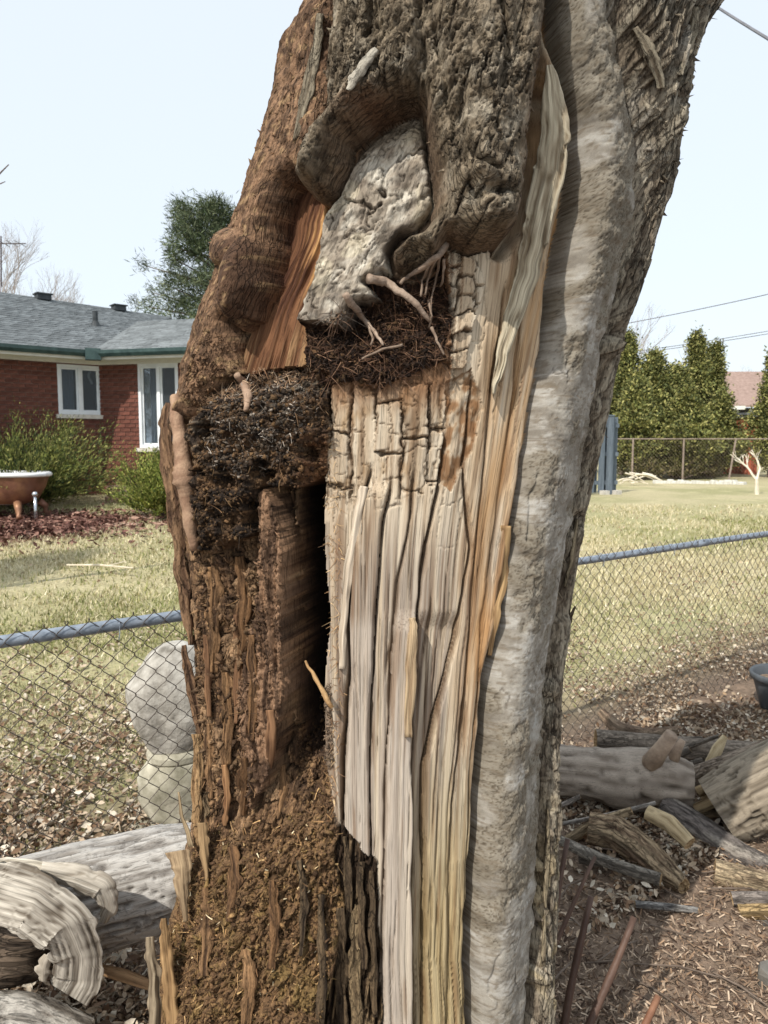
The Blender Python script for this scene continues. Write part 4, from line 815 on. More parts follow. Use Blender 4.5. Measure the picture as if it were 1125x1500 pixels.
# grass
def f_grass(x, y):
    fd = fence_dist(x, y); return (fd > .25)*sst(.1, 2.0, fd)*np.clip(.7+fbm(x*1.2, y*1.2, 3, 18), .1, 1)*np.where(np.hypot((x+5.2)/1.5, (y-10.4)/.9) < 1, .05, 1)
P = pick(85000, f_grass, 19); r = np.random.default_rng(20); gp = fbm(P[:, 0]*.7, P[:, 1]*.7, 3, 21)[:, None]
gc = np.where(r.uniform(-.6, .6, (len(P), 1)) < gp-.26, pal(len(P), [(154, 156, 100), (172, 168, 114), (136, 142, 86)], 22, .72), pal(len(P), [(212, 200, 160), (198, 185, 146), (228, 217, 184)], 23, .78))
scatter('lawn_grass', P, [(-.1, 0, 0), (.1, 0, 0), (.06, .35, .8)], [(0, 1, 2)], r.uniform(.025, .055, len(P))*np.clip(P[:, 1]/5, .8, 1.5), gc, .35, M_GRASS, 24, 'short straw and green lawn', 'grass')

# ------------------------------------------------------------------ wire fence
M_RAIL = mat_noise('galvanised_rail', (126, 135, 146), (158, 167, 178), 30, .45, .15, 200, metal=.35, spec=.5)
M_WIRE = mat_noise('dark_fence_wire', (62, 54, 48), (100, 92, 84), 60, .55, 0, metal=.3)
FZ = 1.023
fence = empty('chain_link_fence', 'chain link fence with a grey top rail running behind the dead trunk', 'fence', (FA[0], FA[1], 0))
def fpt(t, z, off=0): 
    return Vector((FD[0]*t-FD[1]*off, FD[1]*t+FD[0]*off, z))
def g_at(t): return float(GZ(FA[0]+FD[0]*t, FA[1]+FD[1]*t))
b = MB(); b.tube([fpt(t, FZ+.004*math.sin(t*1.9)) for t in np.linspace(-1.4, 7.2, 60)], .0205, 16); b.build('top_rail', M_RAIL, fence, True)
for t in (.92, 3.72):
    b = MB(); b.tube([fpt(t-.06, FZ+.004*math.sin(t*1.9)), fpt(t+.06, FZ+.004*math.sin(t*1.9))], .0228, 16); b.build('rail_sleeve', M_RAIL, fence, True)
for t in (1.62, 6.6, -1.25):
    b = MB(); b.tube([fpt(t, -.2, .05), fpt(t, FZ+.02, .05)], .025, 14); b.tube([fpt(t, FZ-.03, .05), fpt(t, FZ+.028, .05)], .034, 14); b.build('fence_post', M_RAIL, fence, True)
zz = []; k = 0; z = .015
PIT = .072
while z < FZ+.062:
    zz.append(z); z += PIT/2
bw = MB(); pts = []
for i, z in enumerate(zz):
    s = 1 if i % 2 else -1; pts += [Vector((s*PIT/4*.86, .0022, z-.006)), Vector((s*PIT/4*1.04, 0, z)), Vector((s*PIT/4*.86, -.0022, z+.006))]
bw.tube(pts, .0017, 4, cap=False); wire_me = bw.mesh('wire'); wire_me.materials.append(M_WIRE)
ang = math.atan2(FD[1], FD[0]); n = int(8.2/(PIT/2))
for i in range(n):
    t = -1.3+i*PIT/2; o = bpy.data.objects.new('wire', wire_me); col.objects.link(o); o.parent = fence
    o.location = fpt(t, g_at(t)*.35, -.022+random.uniform(-.002, .002)); o.rotation_euler = (random.uniform(-.004, .004), random.uniform(-.006, .006), ang+(math.pi if i % 2 else 0))
for t in (-.25, .18, .62, 2.35, 2.75, 3.4, 4.15):
    b = MB(); b.tube([fpt(t, FZ-.045, -.024), fpt(t+.002, FZ-.02, -.028), fpt(t+.003, FZ+.01, -.026), fpt(t+.004, FZ+.024, -.004), fpt(t+.005, FZ+.02, .016)], .0019, 5); b.build('tie_wire', M_RAIL, fence)
# ================================================================== stone ornament beyond the fence
def blob(name, rings, mat, parent, n=64, amp=.02, sc=7, seed=0, org=(0, 0, 0), facet=None):
    """rings: (z, cx, cy, rx, ry); a rounded stone body with chiselled unevenness"""
    rings = np.array(rings, float); m = 44; t = np.linspace(0, len(rings)-1, m); Q = np.stack([np.interp(t, range(len(rings)), rings[:, k]) for k in range(5)], 1)
    k = np.ones(3)/3
    for c in range(5): Q[:, c] = np.convolve(np.pad(Q[:, c], 1, 'edge'), k, 'valid')
    a = np.linspace(0, 2*np.pi, n, endpoint=False); Z, Aa = np.meshgrid(Q[:, 0], a, indexing='ij')
    rx = Q[:, 3:4]; ry = Q[:, 4:5]; f = 1+amp*8*fbm(Aa*1.3+Z*2, Z*sc+3, 4, seed)
    if facet is not None: f = f*facet(Aa, Z)
    V = np.stack([Q[:, 1:2]+rx*f*np.cos(Aa), Q[:, 2:3]+ry*f*np.sin(Aa), Z], -1).reshape(-1, 3)
    F = [(i*n+j, i*n+(j+1) % n, (i+1)*n+(j+1) % n, (i+1)*n+j) for i in range(m-1) for j in range(n)]
    me = bpy.data.meshes.new(name); me.from_pydata([tuple(v) for v in V], [], F+[tuple(range(n-1, -1, -1)), tuple((m-1)*n+j for j in range(n))]); me.update()
    return link(name, me, mat, parent, True)
M_STONE = mat_noise('weathered_cast_stone', (112, 107, 98), (186, 182, 173), 11, .9, .9, 50, c3=(160, 155, 146), bdist=.006)
M_MOSS = mat_noise('mossy_cast_stone', (116, 112, 94), (190, 184, 166), 7, .9, .5, 60, bdist=.006)
sp = at(262, 1205, 3.12); gz0 = float(GZ(sp.x, 3.12)); orn = empty('stone_ornament', 'pale weathered stone garden ornament standing behind the fence beside the trunk', 'ornament', (sp.x, 3.12, gz0))
u = 3.12/FPX
fac = lambda a, z: 1+.05*np.cos(3*a+.6)-.05*np.exp(-((np.mod(a, 2*np.pi)-4.55)/.10)**2)
H = lambda py: at(262, py, 3.12).z-gz0
blob('head_stone', [(H(1092), 0, 0, 36*u, 34*u), (H(1080), 0, 0, 46*u, 38*u), (H(1050), 0, 0, 62*u, 48*u), (H(1020), -.006, 0, 72*u, 54*u), (H(1000), -.006, 0, 70*u, 54*u), (H(975), 0, 0, 52*u, 46*u), (H(955), .004, 0, 38*u, 38*u), (H(944), .008, 0, 22*u, 24*u), (H(940), .008, 0, 6*u, 8*u)], M_STONE, orn, seed=3, facet=fac)
blob('neck_ring', [(H(1108), 0, 0, 40*u, 40*u), (H(1104), 0, 0, 44*u, 44*u), (H(1096), 0, 0, 44*u, 44*u), (H(1091), 0, 0, 38*u, 38*u)], M_MOSS, orn, amp=.003, seed=4)
blob('belly_stone', [(H(1192), 0, 0, 40*u, 38*u), (H(1185), 0, 0, 48*u, 46*u), (H(1160), 0, 0, 56*u, 50*u), (H(1135), 0, 0, 57*u, 52*u), (H(1118), 0, 0, 48*u, 48*u), (H(1106), 0, 0, 42*u, 42*u)], M_MOSS, orn, seed=5)
b = MB(); hb = H(1190); b.box((.0, 0, hb/2-.03), (.36, .32, hb+.06), .2); b.build('plinth', M_MOSS, orn)

# ================================================================== brick house on the left
M_BRICK = mat_noise('red_brick', (88, 54, 45), (124, 80, 67), 14, .9, .4, 80, c3=(105, 65, 54), rnd=.22)
M_MORTAR = mat_noise('mortar', (120, 96, 86), (142, 118, 106), 20, .95, .3)
M_TRIM = mat_noise('cream_trim_paint', (208, 206, 196), (222, 220, 212), 6, .6, .1)
M_WFRAME = mat_noise('white_window_frame', (214, 218, 220), (230, 233, 235), 5, .5, .05)
M_GUTTER = mat_noise('dark_green_gutter', (44, 62, 62), (66, 86, 84), 8, .45, .1)
M_SHING = mat_noise('grey_roof_shingle', (96, 100, 102), (132, 136, 137), 3.5, .95, .6, 120, c3=(112, 116, 118), rnd=.15)
M_STONESILL = mat_noise('limestone_sill', (190, 184, 172), (214, 208, 198), 12, .9, .2)
def mat_glass(name, tint=(150, 160, 168), rough=.06):
    m, nt, b = new_mat(name); b.inputs['Base Color'].default_value = (*lin(tint), 1); b.inputs['Roughness'].default_value = rough
    b.inputs['Specular IOR Level'].default_value = .6; b.inputs['Transmission Weight'].default_value = .92; b.inputs['IOR'].default_value = 1.3; return m
M_PANE = mat_glass('window_glass')
M_CURT = mat_noise('pale_curtain', (186, 196, 204), (214, 222, 228), 3, .9, .2, 10, stretch=(6, 6, .3))
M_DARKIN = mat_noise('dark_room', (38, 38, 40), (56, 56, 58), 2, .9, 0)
HO = Vector((-5.4, 13.5, .6))
house = empty('brick_house', 'low red brick house with grey shingle roof and white framed windows', 'house', HO)
EC = at(137, 515, 13.5); EZ = EC.z
def onz(px, py, z):
    xc = (px-562.5)/FPX; yc = (750-py)/FPX; k = (z-CAM_Z)/(yc*CP-SP); return Vector((xc*k, k*(CP+yc*SP), z))
E1 = onz(0, 504.5, EZ); E2 = onz(265, 510.5, EZ)
d1 = (EC-E1).normalized(); d2 = (E2-EC).normalized()
b1 = Vector((-d1.y, d1.x, 0)); b2 = Vector((-d2.y, d2.x, 0))                # into the house
if b1.y < 0: b1 = -b1
if b2.y < 0: b2 = -b2
E1x = EC-d1*5.5; E2x = EC+d2*4.5
OV = .48
def isect(p, d, q, e):
    den = d.x*e.y-d.y*e.x; t = ((q.x-p.x)*e.y-(q.y-p.y)*e.x)/den; return p+d*t
WC = isect(EC+b1*OV, d1, EC+b2*OV, d2); W1 = E1x+b1*OV; W2 = E2x+b2*OV       # wall corner and far ends
WZ = EZ-.16
def ray_wall(px, py, A, d):
    """where a line of sight meets the upright wall through A along d: (distance along d, height)"""
    xc = (px-562.5)/FPX; yc = (750-py)/FPX; r = Vector((xc, CP+yc*SP, yc*CP-SP)); den = r.x*d.y-r.y*d.x; k = (A.x*d.y-A.y*d.x)/den
    p = r*k; return (Vector((p.x-A.x, p.y-A.y, 0))).dot(d), CAM_Z+p.z
def wp(A, d, nb, s, z, off=0): return Vector((A.x+d.x*s-nb.x*off, A.y+d.y*s-nb.y*off, z))-HO   # off: proud of the wall, towards the yard
def wbox(mb, A, d, nb, s0, s1, z0, z1, o0, o1):
    V = [wp(A, d, nb, s, z, o) for z in (z0, z1) for s, o in ((s0, o0), (s1, o0), (s1, o1), (s0, o1))]
    mb.add(V, [(3, 2, 1, 0), (4, 5, 6, 7), (0, 1, 5, 4), (1, 2, 6, 5), (2, 3, 7, 6), (3, 0, 4, 7)])
walls = []
# windows: measured openings
s0, zt = ray_wall(83, 533, WC, -d1); s1, zb = ray_wall(150.5, 608, WC, -d1); op1 = (min(s0, s1), max(s0, s1), zb, zt)
s0, zt = ray_wall(202, 533, WC, d2); s1, zb = ray_wall(264, 656, WC, d2); op2 = (min(s0, s1), max(s0, s1), zb, zt)
GZH = .30
def make_wall(A, d, nb, length, op, limit):
    """mortar core with every brick laid in front of it; the opening is left free"""
    mb = MB(); s0, s1, z0, z1 = op
    for a, b_, c, e in ((-.0, s0, GZH, WZ), (s1, length, GZH, WZ), (s0, s1, GZH, z0), (s0, s1, z1, WZ)):
        if b_ > a and e > c: wbox(mb, A, d, nb, a, b_, c, e, -.2, 0)
    wall = mb.build('wall', M_MORTAR, house)
    bl, bh, gap = .205, .066, .011; items = []; row = 0; z = GZH
    while z < WZ-.02:
        s = -(bl+gap)*.5*(row % 2)
        while s < length:
            a, e = max(s, .012), min(s+bl, length); zc = (z, z+bh)
            parts_ = [(a, e)]
            if zc[1] > z0 and zc[0] < z1:
                parts_ = [(p, q) for p, q in ((a, min(e, s0)), (max(a, s1), e)) if q-p > .03]
            for p, q in parts_:
                if q-p > .03: items.append((p, q, *zc))
            s += bl+gap
        z += bh+gap; row += 1
    def vis(it):
        P = wp(A, d, nb, (it[0]+it[1])/2, (it[2]+it[3])/2)+HO; px, py = proj(P.x, P.y, P.z); return -12 < px < 275 and py < 735
    seen = [it for it in items if vis(it)]; rest = [it for it in items if not vis(it)]
    seen.sort(key=lambda t: -t[3]); rest += seen[limit:]; seen = seen[:limit]; cache = {}
    rz = math.atan2(d.y, d.x)
    for it in seen:
        k = round(it[1]-it[0], 3)
        if k not in cache:
            m = MB(); m.box((0, 0, 0), (k, .03, bh)); me = m.mesh('brick'); me.materials.append(M_BRICK)
            bm = bmesh.new(); bm.from_mesh(me); bmesh.ops.bevel(bm, geom=bm.edges[:], offset=.004, segments=1, affect='EDGES'); bmesh.ops.recalc_face_normals(bm, faces=bm.faces); bm.to_mesh(me); bm.free(); cache[k] = me
        o = bpy.data.objects.new('brick', cache[k]); col.objects.link(o); o.parent = wall; o.location = wp(A, d, nb, (it[0]+it[1])/2, (it[2]+it[3])/2, random.uniform(-.003, .004)); o.rotation_euler = (0, 0, rz)
    if rest:
        m = MB()
        for it in rest: wbox(m, A, d, nb, it[0], it[1], it[2], it[3], -.012, .014)
        o = m.build('brick_courses', M_BRICK, wall); o['kind'] = 'stuff'
make_wall(WC, -d1, b1, 5.2, op1, 170)
make_wall(WC, d2, b2, 4.0, op2, 125)
def make_window(name, A, d, nb, op, mull, curtains, lab):
    s0, s1, z0, z1 = op; f = .055; m = MB()
    for a, b_, c, e in ((s0, s1, z1-f, z1), (s0, s1, z0, z0+f), (s0, s0+f, z0+f, z1-f), (s1-f, s1, z0+f, z1-f)): wbox(m, A, d, nb, a, b_, c, e, -.10, .018)
    w = m.build(name, M_WFRAME, house); w['label'] = lab
    edges = [s0+f]+[q for mm in mull for q in (mm-.03, mm+.03)]+[s1-f]
    for mm in mull:
        m = MB(); wbox(m, A, d, nb, mm-.03, mm+.03, z0+f, z1-f, -.09, .012); m.build('mullion', M_WFRAME, w)
    for k in range(0, len(edges), 2):
        a, e = edges[k], edges[k+1]; m = MB()
        for p, q, c, g in ((a, e, z1-f-.03, z1-f), (a, e, z0+f, z0+f+.03), (a, a+.03, z0+f+.03, z1-f-.03), (e-.03, e, z0+f+.03, z1-f-.03)): wbox(m, A, d, nb, p, q, c, g, -.075, -.02)
        m.build('sash', M_WFRAME, w)
        m = MB(); wbox(m, A, d, nb, a+.028, e-.028, z0+f+.028, z1-f-.028, -.05, -.044); m.build('pane', M_PANE, w)
    for a, e in curtains:
        m = MB(); n = 26; V = []
        for k in range(n+1):
            t = k/n; o_ = -.16+.02*math.sin(t*n*.9)
            V += [wp(A, d, nb, a+(e-a)*t, z0+.03, o_), wp(A, d, nb, a+(e-a)*t, z1-.03, o_*1.0)]
        m.add(V, [(2*k, 2*k+2, 2*k+3, 2*k+1) for k in range(n)]); m.build('curtain', M_CURT, w)
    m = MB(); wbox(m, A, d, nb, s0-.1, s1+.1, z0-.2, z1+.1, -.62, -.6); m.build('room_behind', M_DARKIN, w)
    m = MB(); wbox(m, A, d, nb, s0-.05, s1+.05, z0-.075, z0-.004, -.05, .06); m.build('window_sill', M_STONESILL, w)
    return w
ml = [ray_wall(117, 560, WC, -d1)[0]]; c1 = [ray_wall(p, 560, WC, -d1)[0] for p in (84, 112)]
win1 = make_window('window', WC, -d1, b1, op1, ml, [(min(c1), max(c1))], 'small two pane window with a white frame')
m = MB(); c = ray_wall(139, 552, WC, -d1); P = [wp(WC, -d1, b1, c[0]+.03*math.sin(k*.7), c[1]+.12-k*.04, -.25) for k in range(7)]; m.tube(P, .022, 7); m.build('pale_lamp_inside', M_WFRAME, win1)
ml = [ray_wall(233, 590, WC, d2)[0]]; c2 = [ray_wall(p, 590, WC, d2)[0] for p in (214, 230)]
make_window('patio_window', WC, d2, b2, op2, ml, [(min(c2), max(c2))], 'tall sliding window with a pale curtain')
# eaves: soffit, frieze, gutter
for A, d, nb, L, E in ((WC, -d1, b1, 5.2, E1x), (WC, d2, b2, 4.0, E2x)):
    m = MB(); wbox(m, A, d, nb, -.0, L, WZ-.03, WZ+.10, .005, .03); m.build('frieze_board', M_TRIM, house)
    m = MB(); q = [A, A+d*L, E, EC]; m.prism([Vector((p.x, p.y, WZ+.10))-HO for p in q], (0, 0, .03)); m.build('soffit', M_TRIM, house)
    m = MB(); e0, e1 = EC-HO, E-HO; dd = (e1-e0); n = -nb
    prof = [(0, -.11), (.075, -.11), (.11, -.06), (.115, 0), (.10, 0), (.095, -.05), (.07, -.095), (0, -.095)]
    V = [Vector((p.x+n.x*o_, p.y+n.y*o_, EZ-HO.z+z+.01)) for p in (e0, e1) for o_, z in prof]; k = len(prof)
    m.add(V, [(i, (i+1) % k, k+(i+1) % k, k+i) for i in range(k)]+[tuple(range(k)), tuple(range(2*k-1, k-1, -1))]); m.build('gutter', M_GUTTER, house)
    m = MB(); m.prism([Vector((p.x+n.x*o_, p.y+n.y*o_, EZ-.15))-HO for p, o_ in ((EC, 0), (E, 0), (E, -.03), (EC, -.03))], (0, 0, .14)); m.build('fascia', M_TRIM, house)
m = MB(); m.box(EC-HO+Vector((0.02, -.08, -.06)), (.26, .2, .2), .4); m.build('gutter_corner_box', M_GUTTER, house)
# roofs: every course of shingles is a row of slightly lifted tabs
R1a, R1b = at(-110, 411, 15.2), at(252, 465, 19.2); R1a.z = R1b.z = 4.95
def onridge(px, py, z): return onz(px, py, z)
R1b = onz(252, 465, 4.95); R1a = onz(0, 428, 4.95); R1a = R1a+(R1a-R1b)*.35
V2 = at(203, 471, 15.6); R2b = V2+d2*4.0
def make_roof(name, e0, e1, r0, r1, rows, cols, part):
    e0, e1, r0, r1 = (p-HO for p in (e0, e1, r0, r1)); m = MB(); up = (r0-e0).cross(e1-e0).normalized(); up = up if up.z > 0 else -up
    m.add([e0, e1, r1, r0, e0-up*.12, e1-up*.12, r1-up*.12, r0-up*.12], [(0, 1, 2, 3), (7, 6, 5, 4), (0, 4, 5, 1), (1, 5, 6, 2), (2, 6, 7, 3), (3, 7, 4, 0)]); rf = m.build(name, M_SHING, house)
    def pt(u, v): return (e0*(1-u)+e1*u)*(1-v)+(r0*(1-u)+r1*u)*v
    V = []; F = []
    for j in range(rows):
        u = -random.random()/cols
        while u < 1:
            w = random.uniform(.6, 1.3)/cols; a, b_ = max(u, 0), min(u+w-.0012, 1); h = random.uniform(.012, .022); v0, v1 = j/rows-.002*random.random(), min((j+1.15)/rows, 1.0)
            if b_ > a:
                k = len(V); V += [pt(a, v0)+up*h, pt(b_, v0)+up*h, pt(b_, v1)+up*.006, pt(a, v1)+up*.006, pt(a, v0)+up*.001, pt(b_, v0)+up*.001]
                F += [(k, k+1, k+2, k+3), (k+4, k+5, k+1, k), (k+4, k, k+3, k+3), (k+1, k+5, k+2, k+2)][:2]
            u += w
    n = len(V); sh = np.repeat(rng.uniform(.75, 1.2, n//6), 6)[:, None]*lin(np.array((120, 125, 127)))*.9
    o = link('shingles', np_mesh('shingles', V, F, sh), M_SHV, rf); o['kind'] = 'stuff'
    return rf
M_SHV = mat_vcol('shingle_granules', bump=.6, bscale=90, var=.25, vscale=7, bdist=.01)
rf1 = make_roof('roof', E1x, EC, R1a, R1b, 26, 26, 'l')
rf2 = make_roof('roof', EC, E2x, V2, R2b, 18, 16, 'r')
bk = R1b+b1*4.5; bk.z = EZ; bk2 = R1a+b1*4.5; bk2.z = EZ
m = MB(); m.prism([p-HO for p in (R1a, R1b, bk, bk2)], (0, 0, -.1)); m.build('back_roof', M_SHING, house)
m = MB(); c = bk-HO; c2_ = bk2-HO
m.prism([Vector((p.x, p.y, GZH-HO.z)) for p in (c2_-b1*.4, c-b1*.4, c-b1*.6, c2_-b1*.6)], (0, 0, WZ-GZH)); m.build('back_wall', M_MORTAR, house)
bk3 = R2b+b2*3; bk3.z = EZ; m = MB(); bk4 = V2+b2*3; bk4.z = EZ; m.prism([p-HO for p in (V2, R2b, bk3, bk4)], (0, 0, -.1)); m.build('back_roof', M_SHING, house)
M_VENT = mat_noise('dark_roof_vent', (44, 48, 50), (66, 70, 72), 8, .6, .1)
for px, py, w in ((66, 438, .30), (176, 454, .28)):
    p = onz(px, py, 4.93)-HO; m = MB(); m.box(p+Vector((0, -.1, .02)), (w, .28, .13), .7); m.box(p+Vector((0, -.1, .085)), (w+.06, .34, .025), .7); m.build('roof_vent', M_VENT, rf1)
p = at(140, 474, 16.1)-HO; m = MB(); m.tube([p+Vector((0, 0, -.1)), p+Vector((0, 0, .26))], .055, 12); m.lathe([(.11, -.08), (.07, .03), (.06, .05)], p, 12); m.build('vent_pipe', M_VENT, rf1)
# ================================================================== plants
def leaf_mesh(name, P, Dn, L, W, cols, seed=0, segs=1):
    """thin leaf blades from points P along directions Dn"""
    r = np.random.default_rng(seed); n = len(P); side = np.cross(Dn, r.normal(size=(n, 3))); side /= np.linalg.norm(side, axis=1, keepdims=True)+1e-6
    L = np.asarray(L).reshape(-1, 1); W = np.asarray(W).reshape(-1, 1)
    a = P; b = P+Dn*L*.45-side*W; c = P+Dn*L; d = P+Dn*L*.45+side*W
    V = np.stack([a, b, c, d], 1).reshape(-1, 3); F = np.arange(n*4).reshape(-1, 4)
    return np_mesh(name, V, F, np.repeat(cols, 4, 0))
def unit(v): return v/(np.linalg.norm(v, axis=-1, keepdims=True)+1e-9)
M_NEED = mat_vcol('evergreen_foliage', bump=0, var=.3, vscale=9, rough=.7, spec=.25)
M_BARKD = mat_noise('grey_brown_branch_bark', (84, 72, 62), (120, 106, 94), 12, .9, .5, 40)
GOLD = [(124, 134, 66), (96, 112, 52), (146, 150, 84), (74, 92, 44)]
def sprays(r, n, base, ang, length, rise, per, leaf, w, pals, droop=.3, dens=1.0, k=.75):
    """arching branches from a base, each carrying feathery side leaves; returns leaf arrays and branch polylines"""
    P = []; D = []; Ls = []; C = []; br = []; pal_ = lin(np.array(pals))*k
    for i in range(n):
        a = r.uniform(*ang); l = r.uniform(*length); up = r.uniform(*rise); d = unit(np.array((math.cos(a)*math.cos(up), math.sin(a)*math.cos(up), math.sin(up)))); b0 = np.array(base)+np.array((r.normal(0, .12), r.normal(0, .12), r.uniform(0, .08)))
        pts = []; side = unit(np.cross(d, (0, 0, 1))); sh = r.uniform(.6, 1.15)
        for q in range(8):
            t = q/7.; pts.append(b0+d*l*t+np.array((0, 0, -droop*l*t*t*.5))+side*.04*math.sin(t*5+i))
        br.append(pts); pts = np.array(pts)
        t = r.uniform(.22, 1, per); x = np.stack([np.interp(t, np.linspace(0, 1, 8), pts[:, c]) for c in range(3)], 1)
        dd = unit(d[None]*.9+r.normal(size=(per, 3))*.34+np.array((0, 0, .16))); P.append(x+r.normal(size=(per, 3))*.03*l); D.append(dd); Ls.append(r.uniform(*leaf, per)*(1.15-.5*t)); C.append(pal_[r.integers(len(pal_), size=per)]*sh*r.uniform(.7, 1.25, (per, 1)))
    return np.concatenate(P), np.concatenate(D), np.concatenate(Ls), np.concatenate(C), br
def shrub(name, label, cat, base, n, length, rise, per, leaf, w, pals, ang=(0, 6.283), droop=.3, seed=0, k=.75, group=None):
    r = np.random.default_rng(seed); o = empty(name, label, cat, base, group=group)
    P, D, L, C, br = sprays(r, n, (0, 0, 0), ang, length, rise, per, leaf, w, pals, droop, k=k)
    link('foliage', leaf_mesh('foliage', P, D, L, L*w, C, seed), M_NEED, o)
    for pts in br[:14]:
        b = MB(); b.tube([Vector(p) for p in pts[:7]], [.018*(1-q/8.) for q in range(7)], 5); b.build('stem', M_BARKD, o)
    return o
jb = at(38, 742, 12.0); jz = float(GZ(jb.x, 12.0))
shrub('juniper_bush', 'wide yellow green juniper bush spreading below the small house window', 'bush', (jb.x-.15, 12.0, jz), 210, (1.1, 2.2), (.3, 1.12), 200, (.05, .13), .10, [(156, 160, 84), (130, 140, 70), (178, 176, 104), (88, 104, 54), (60, 76, 44)], droop=.25, seed=3, k=.68)
jb = at(-70, 742, 12.6); shrub('juniper_bush', 'tall end of the juniper hedge against the brick wall', 'bush', (jb.x, 12.4, float(GZ(jb.x, 12.4))), 120, (1.2, 1.95), (.6, 1.2), 160, (.05, .13), .10, [(146, 152, 80), (116, 130, 64), (80, 98, 50), (60, 76, 44)], droop=.2, seed=4, k=.68)
rb = at(240, 747, 11.0); rz_ = float(GZ(rb.x, 11.0))
shrub('round_shrub', 'small round bright green shrub close to the trunk, below the patio window', 'bush', (rb.x, 11.0, rz_), 170, (.55, 1.12), (.35, 1.5), 170, (.035, .08), .2, [(156, 164, 80), (178, 178, 98), (124, 138, 62), (84, 100, 46)], droop=.12, seed=5, k=.8)
# pine behind the roof
def conifer(name, label, base, h, r0, nb, pals, seed, tuft=.34, per=60, shape=lambda t: (1-t)**.7, k=.7, group=None, trunk_r=.16, up=.25, w=.045, lf=1.0, sp=.42, jag=0):
    r = np.random.default_rng(seed); o = empty(name, label, 'tree', base, group=group)
    b = MB(); b.tube([Vector((.12*math.sin(t*4), .1*math.sin(t*3), h*t)) for t in np.linspace(0, .97, 9)], [trunk_r*(1-.93*t) for t in np.linspace(0, 1, 9)], 8); b.build('trunk', M_BARKD, o)
    P = []; D = []; L = []; C = []; pal_ = lin(np.array(pals))*k
    for i in range(nb):
        t = r.uniform(.12, .99); a = r.uniform(0, 6.283); R_ = r0*shape(t)*r.uniform(.35, 1.08)*(1+jag*float(noise(np.array(a*1.4), np.array(t*6), seed))); c = np.array((math.cos(a)*R_, math.sin(a)*R_, h*t+up*R_+r.normal(0, .12))); sh = r.uniform(.55, 1.25)
        dirn = unit(np.array((math.cos(a), math.sin(a), .5))); nn = per; d = unit(r.normal(size=(nn, 3))*.75+dirn*.8); P.append(c+r.normal(size=(nn, 3))*tuft*sp); D.append(d); L.append(r.uniform(.5, 1, nn)*tuft*lf); C.append(pal_[r.integers(len(pal_), size=nn)]*sh*r.uniform(.75, 1.2, (nn, 1)))
        if i % 6 == 0:
            m = MB(); m.tube([Vector((0, 0, h*t*.97)), Vector(c)*.5+Vector((0, 0, h*t*.49)), Vector(c)], [.045, .03, .012], 5); m.build('limb', M_BARKD, o)
    P, D, L, C = map(np.concatenate, (P, D, L, C)); link('crown', leaf_mesh('crown', P, D, L, L*w, C, seed), M_NEED, o)
    return o
pb = at(322, 600, 24.0)
conifer('pine_tree', 'broad dark green pine tree rising behind the house roof', (pb.x, 24.0, .7), 8.3, 4.2, 520, [(110, 124, 86), (88, 106, 72), (132, 142, 104), (74, 90, 64), (148, 156, 116)], 11, tuft=.5, lf=.55, sp=.30, jag=.45, per=130, shape=lambda t: (1-t)**.55*min(1, t*3+.3), up=.22, w=.055, k=.62)
# evergreen beyond the left edge of the view: its shade lies on the lawn
conifer('spruce_tree', 'dark spruce standing on the lawn left of the fence, its shade on the grass', (-6.9, 3.9, .2), 5.9, 1.25, 330, [(60, 80, 52), (80, 98, 62), (48, 64, 44)], 12, tuft=.3, per=50)
CED = [(158, 156, 90), (134, 138, 78), (180, 174, 108), (108, 114, 64), (84, 92, 54)]
cg = 'cedars behind the far fence'
for i, (px, top, Y, wpx, lab) in enumerate(((912, 488, 27.0, 42, 'tall broad cedar beside the grey fence panel, dry twigs at its top'), (952, 520, 26.0, 44, 'broad rounded cedar between the tall one and the pointed ones'), (1014, 494, 27.0, 26, 'cedar with the tallest pointed tip, beside a lower spire'), (1041, 508, 28.0, 17, 'pointed cedar next to the brown roofed house'), (985, 545, 25.4, 44, 'low bushy cedar in front of the pointed ones'), (1130, 515, 25.0, 24, 'cedar standing on the other side of the brown roof'), (885, 520, 29.0, 40, 'cedar half hidden behind the grey fence panel'), (930, 565, 24.6, 40, 'low rounded cedar leaning out before the tall broad one'), (1000, 575, 24.4, 38, 'low rounded cedar before the red boards'), (1052, 585, 25.5, 26, 'low rounded cedar below the brown roof'))):
    b_ = at(px, 690, Y); g = float(GZ(b_.x, Y)); h = at(px, top, Y).z-g
    conifer('cedar_tree', lab, (b_.x, Y, g), h, wpx*Y/FPX, 230, CED, 20+i, tuft=.36, lf=.40, sp=.34, jag=.5, per=92, shape=lambda t: (.62+.5*math.sin(t*3.1)) if t < .6 else max(0.06, 1.1*(1-t)**.8*1.25), k=.74, group=cg, up=.12, w=.24)
for i, (px, Y, s) in enumerate(((945, 23.5, .7), (995, 23.8, .8), (1035, 24.2, .6))):
    b_ = at(px, 695, Y); shrub('weedy_shrub', ('low weedy shrub under the broad cedar', 'tangled shrub in front of the red boards', 'thin shrub by the leaning far post')[i], 'bush', (b_.x, Y, float(GZ(b_.x, Y))), 60, (.5*s, 1.5*s), (.3, 1.3), 26, (.08, .2), .16, [(120, 116, 70), (96, 96, 56), (150, 136, 96), (84, 80, 50)], seed=40+i)
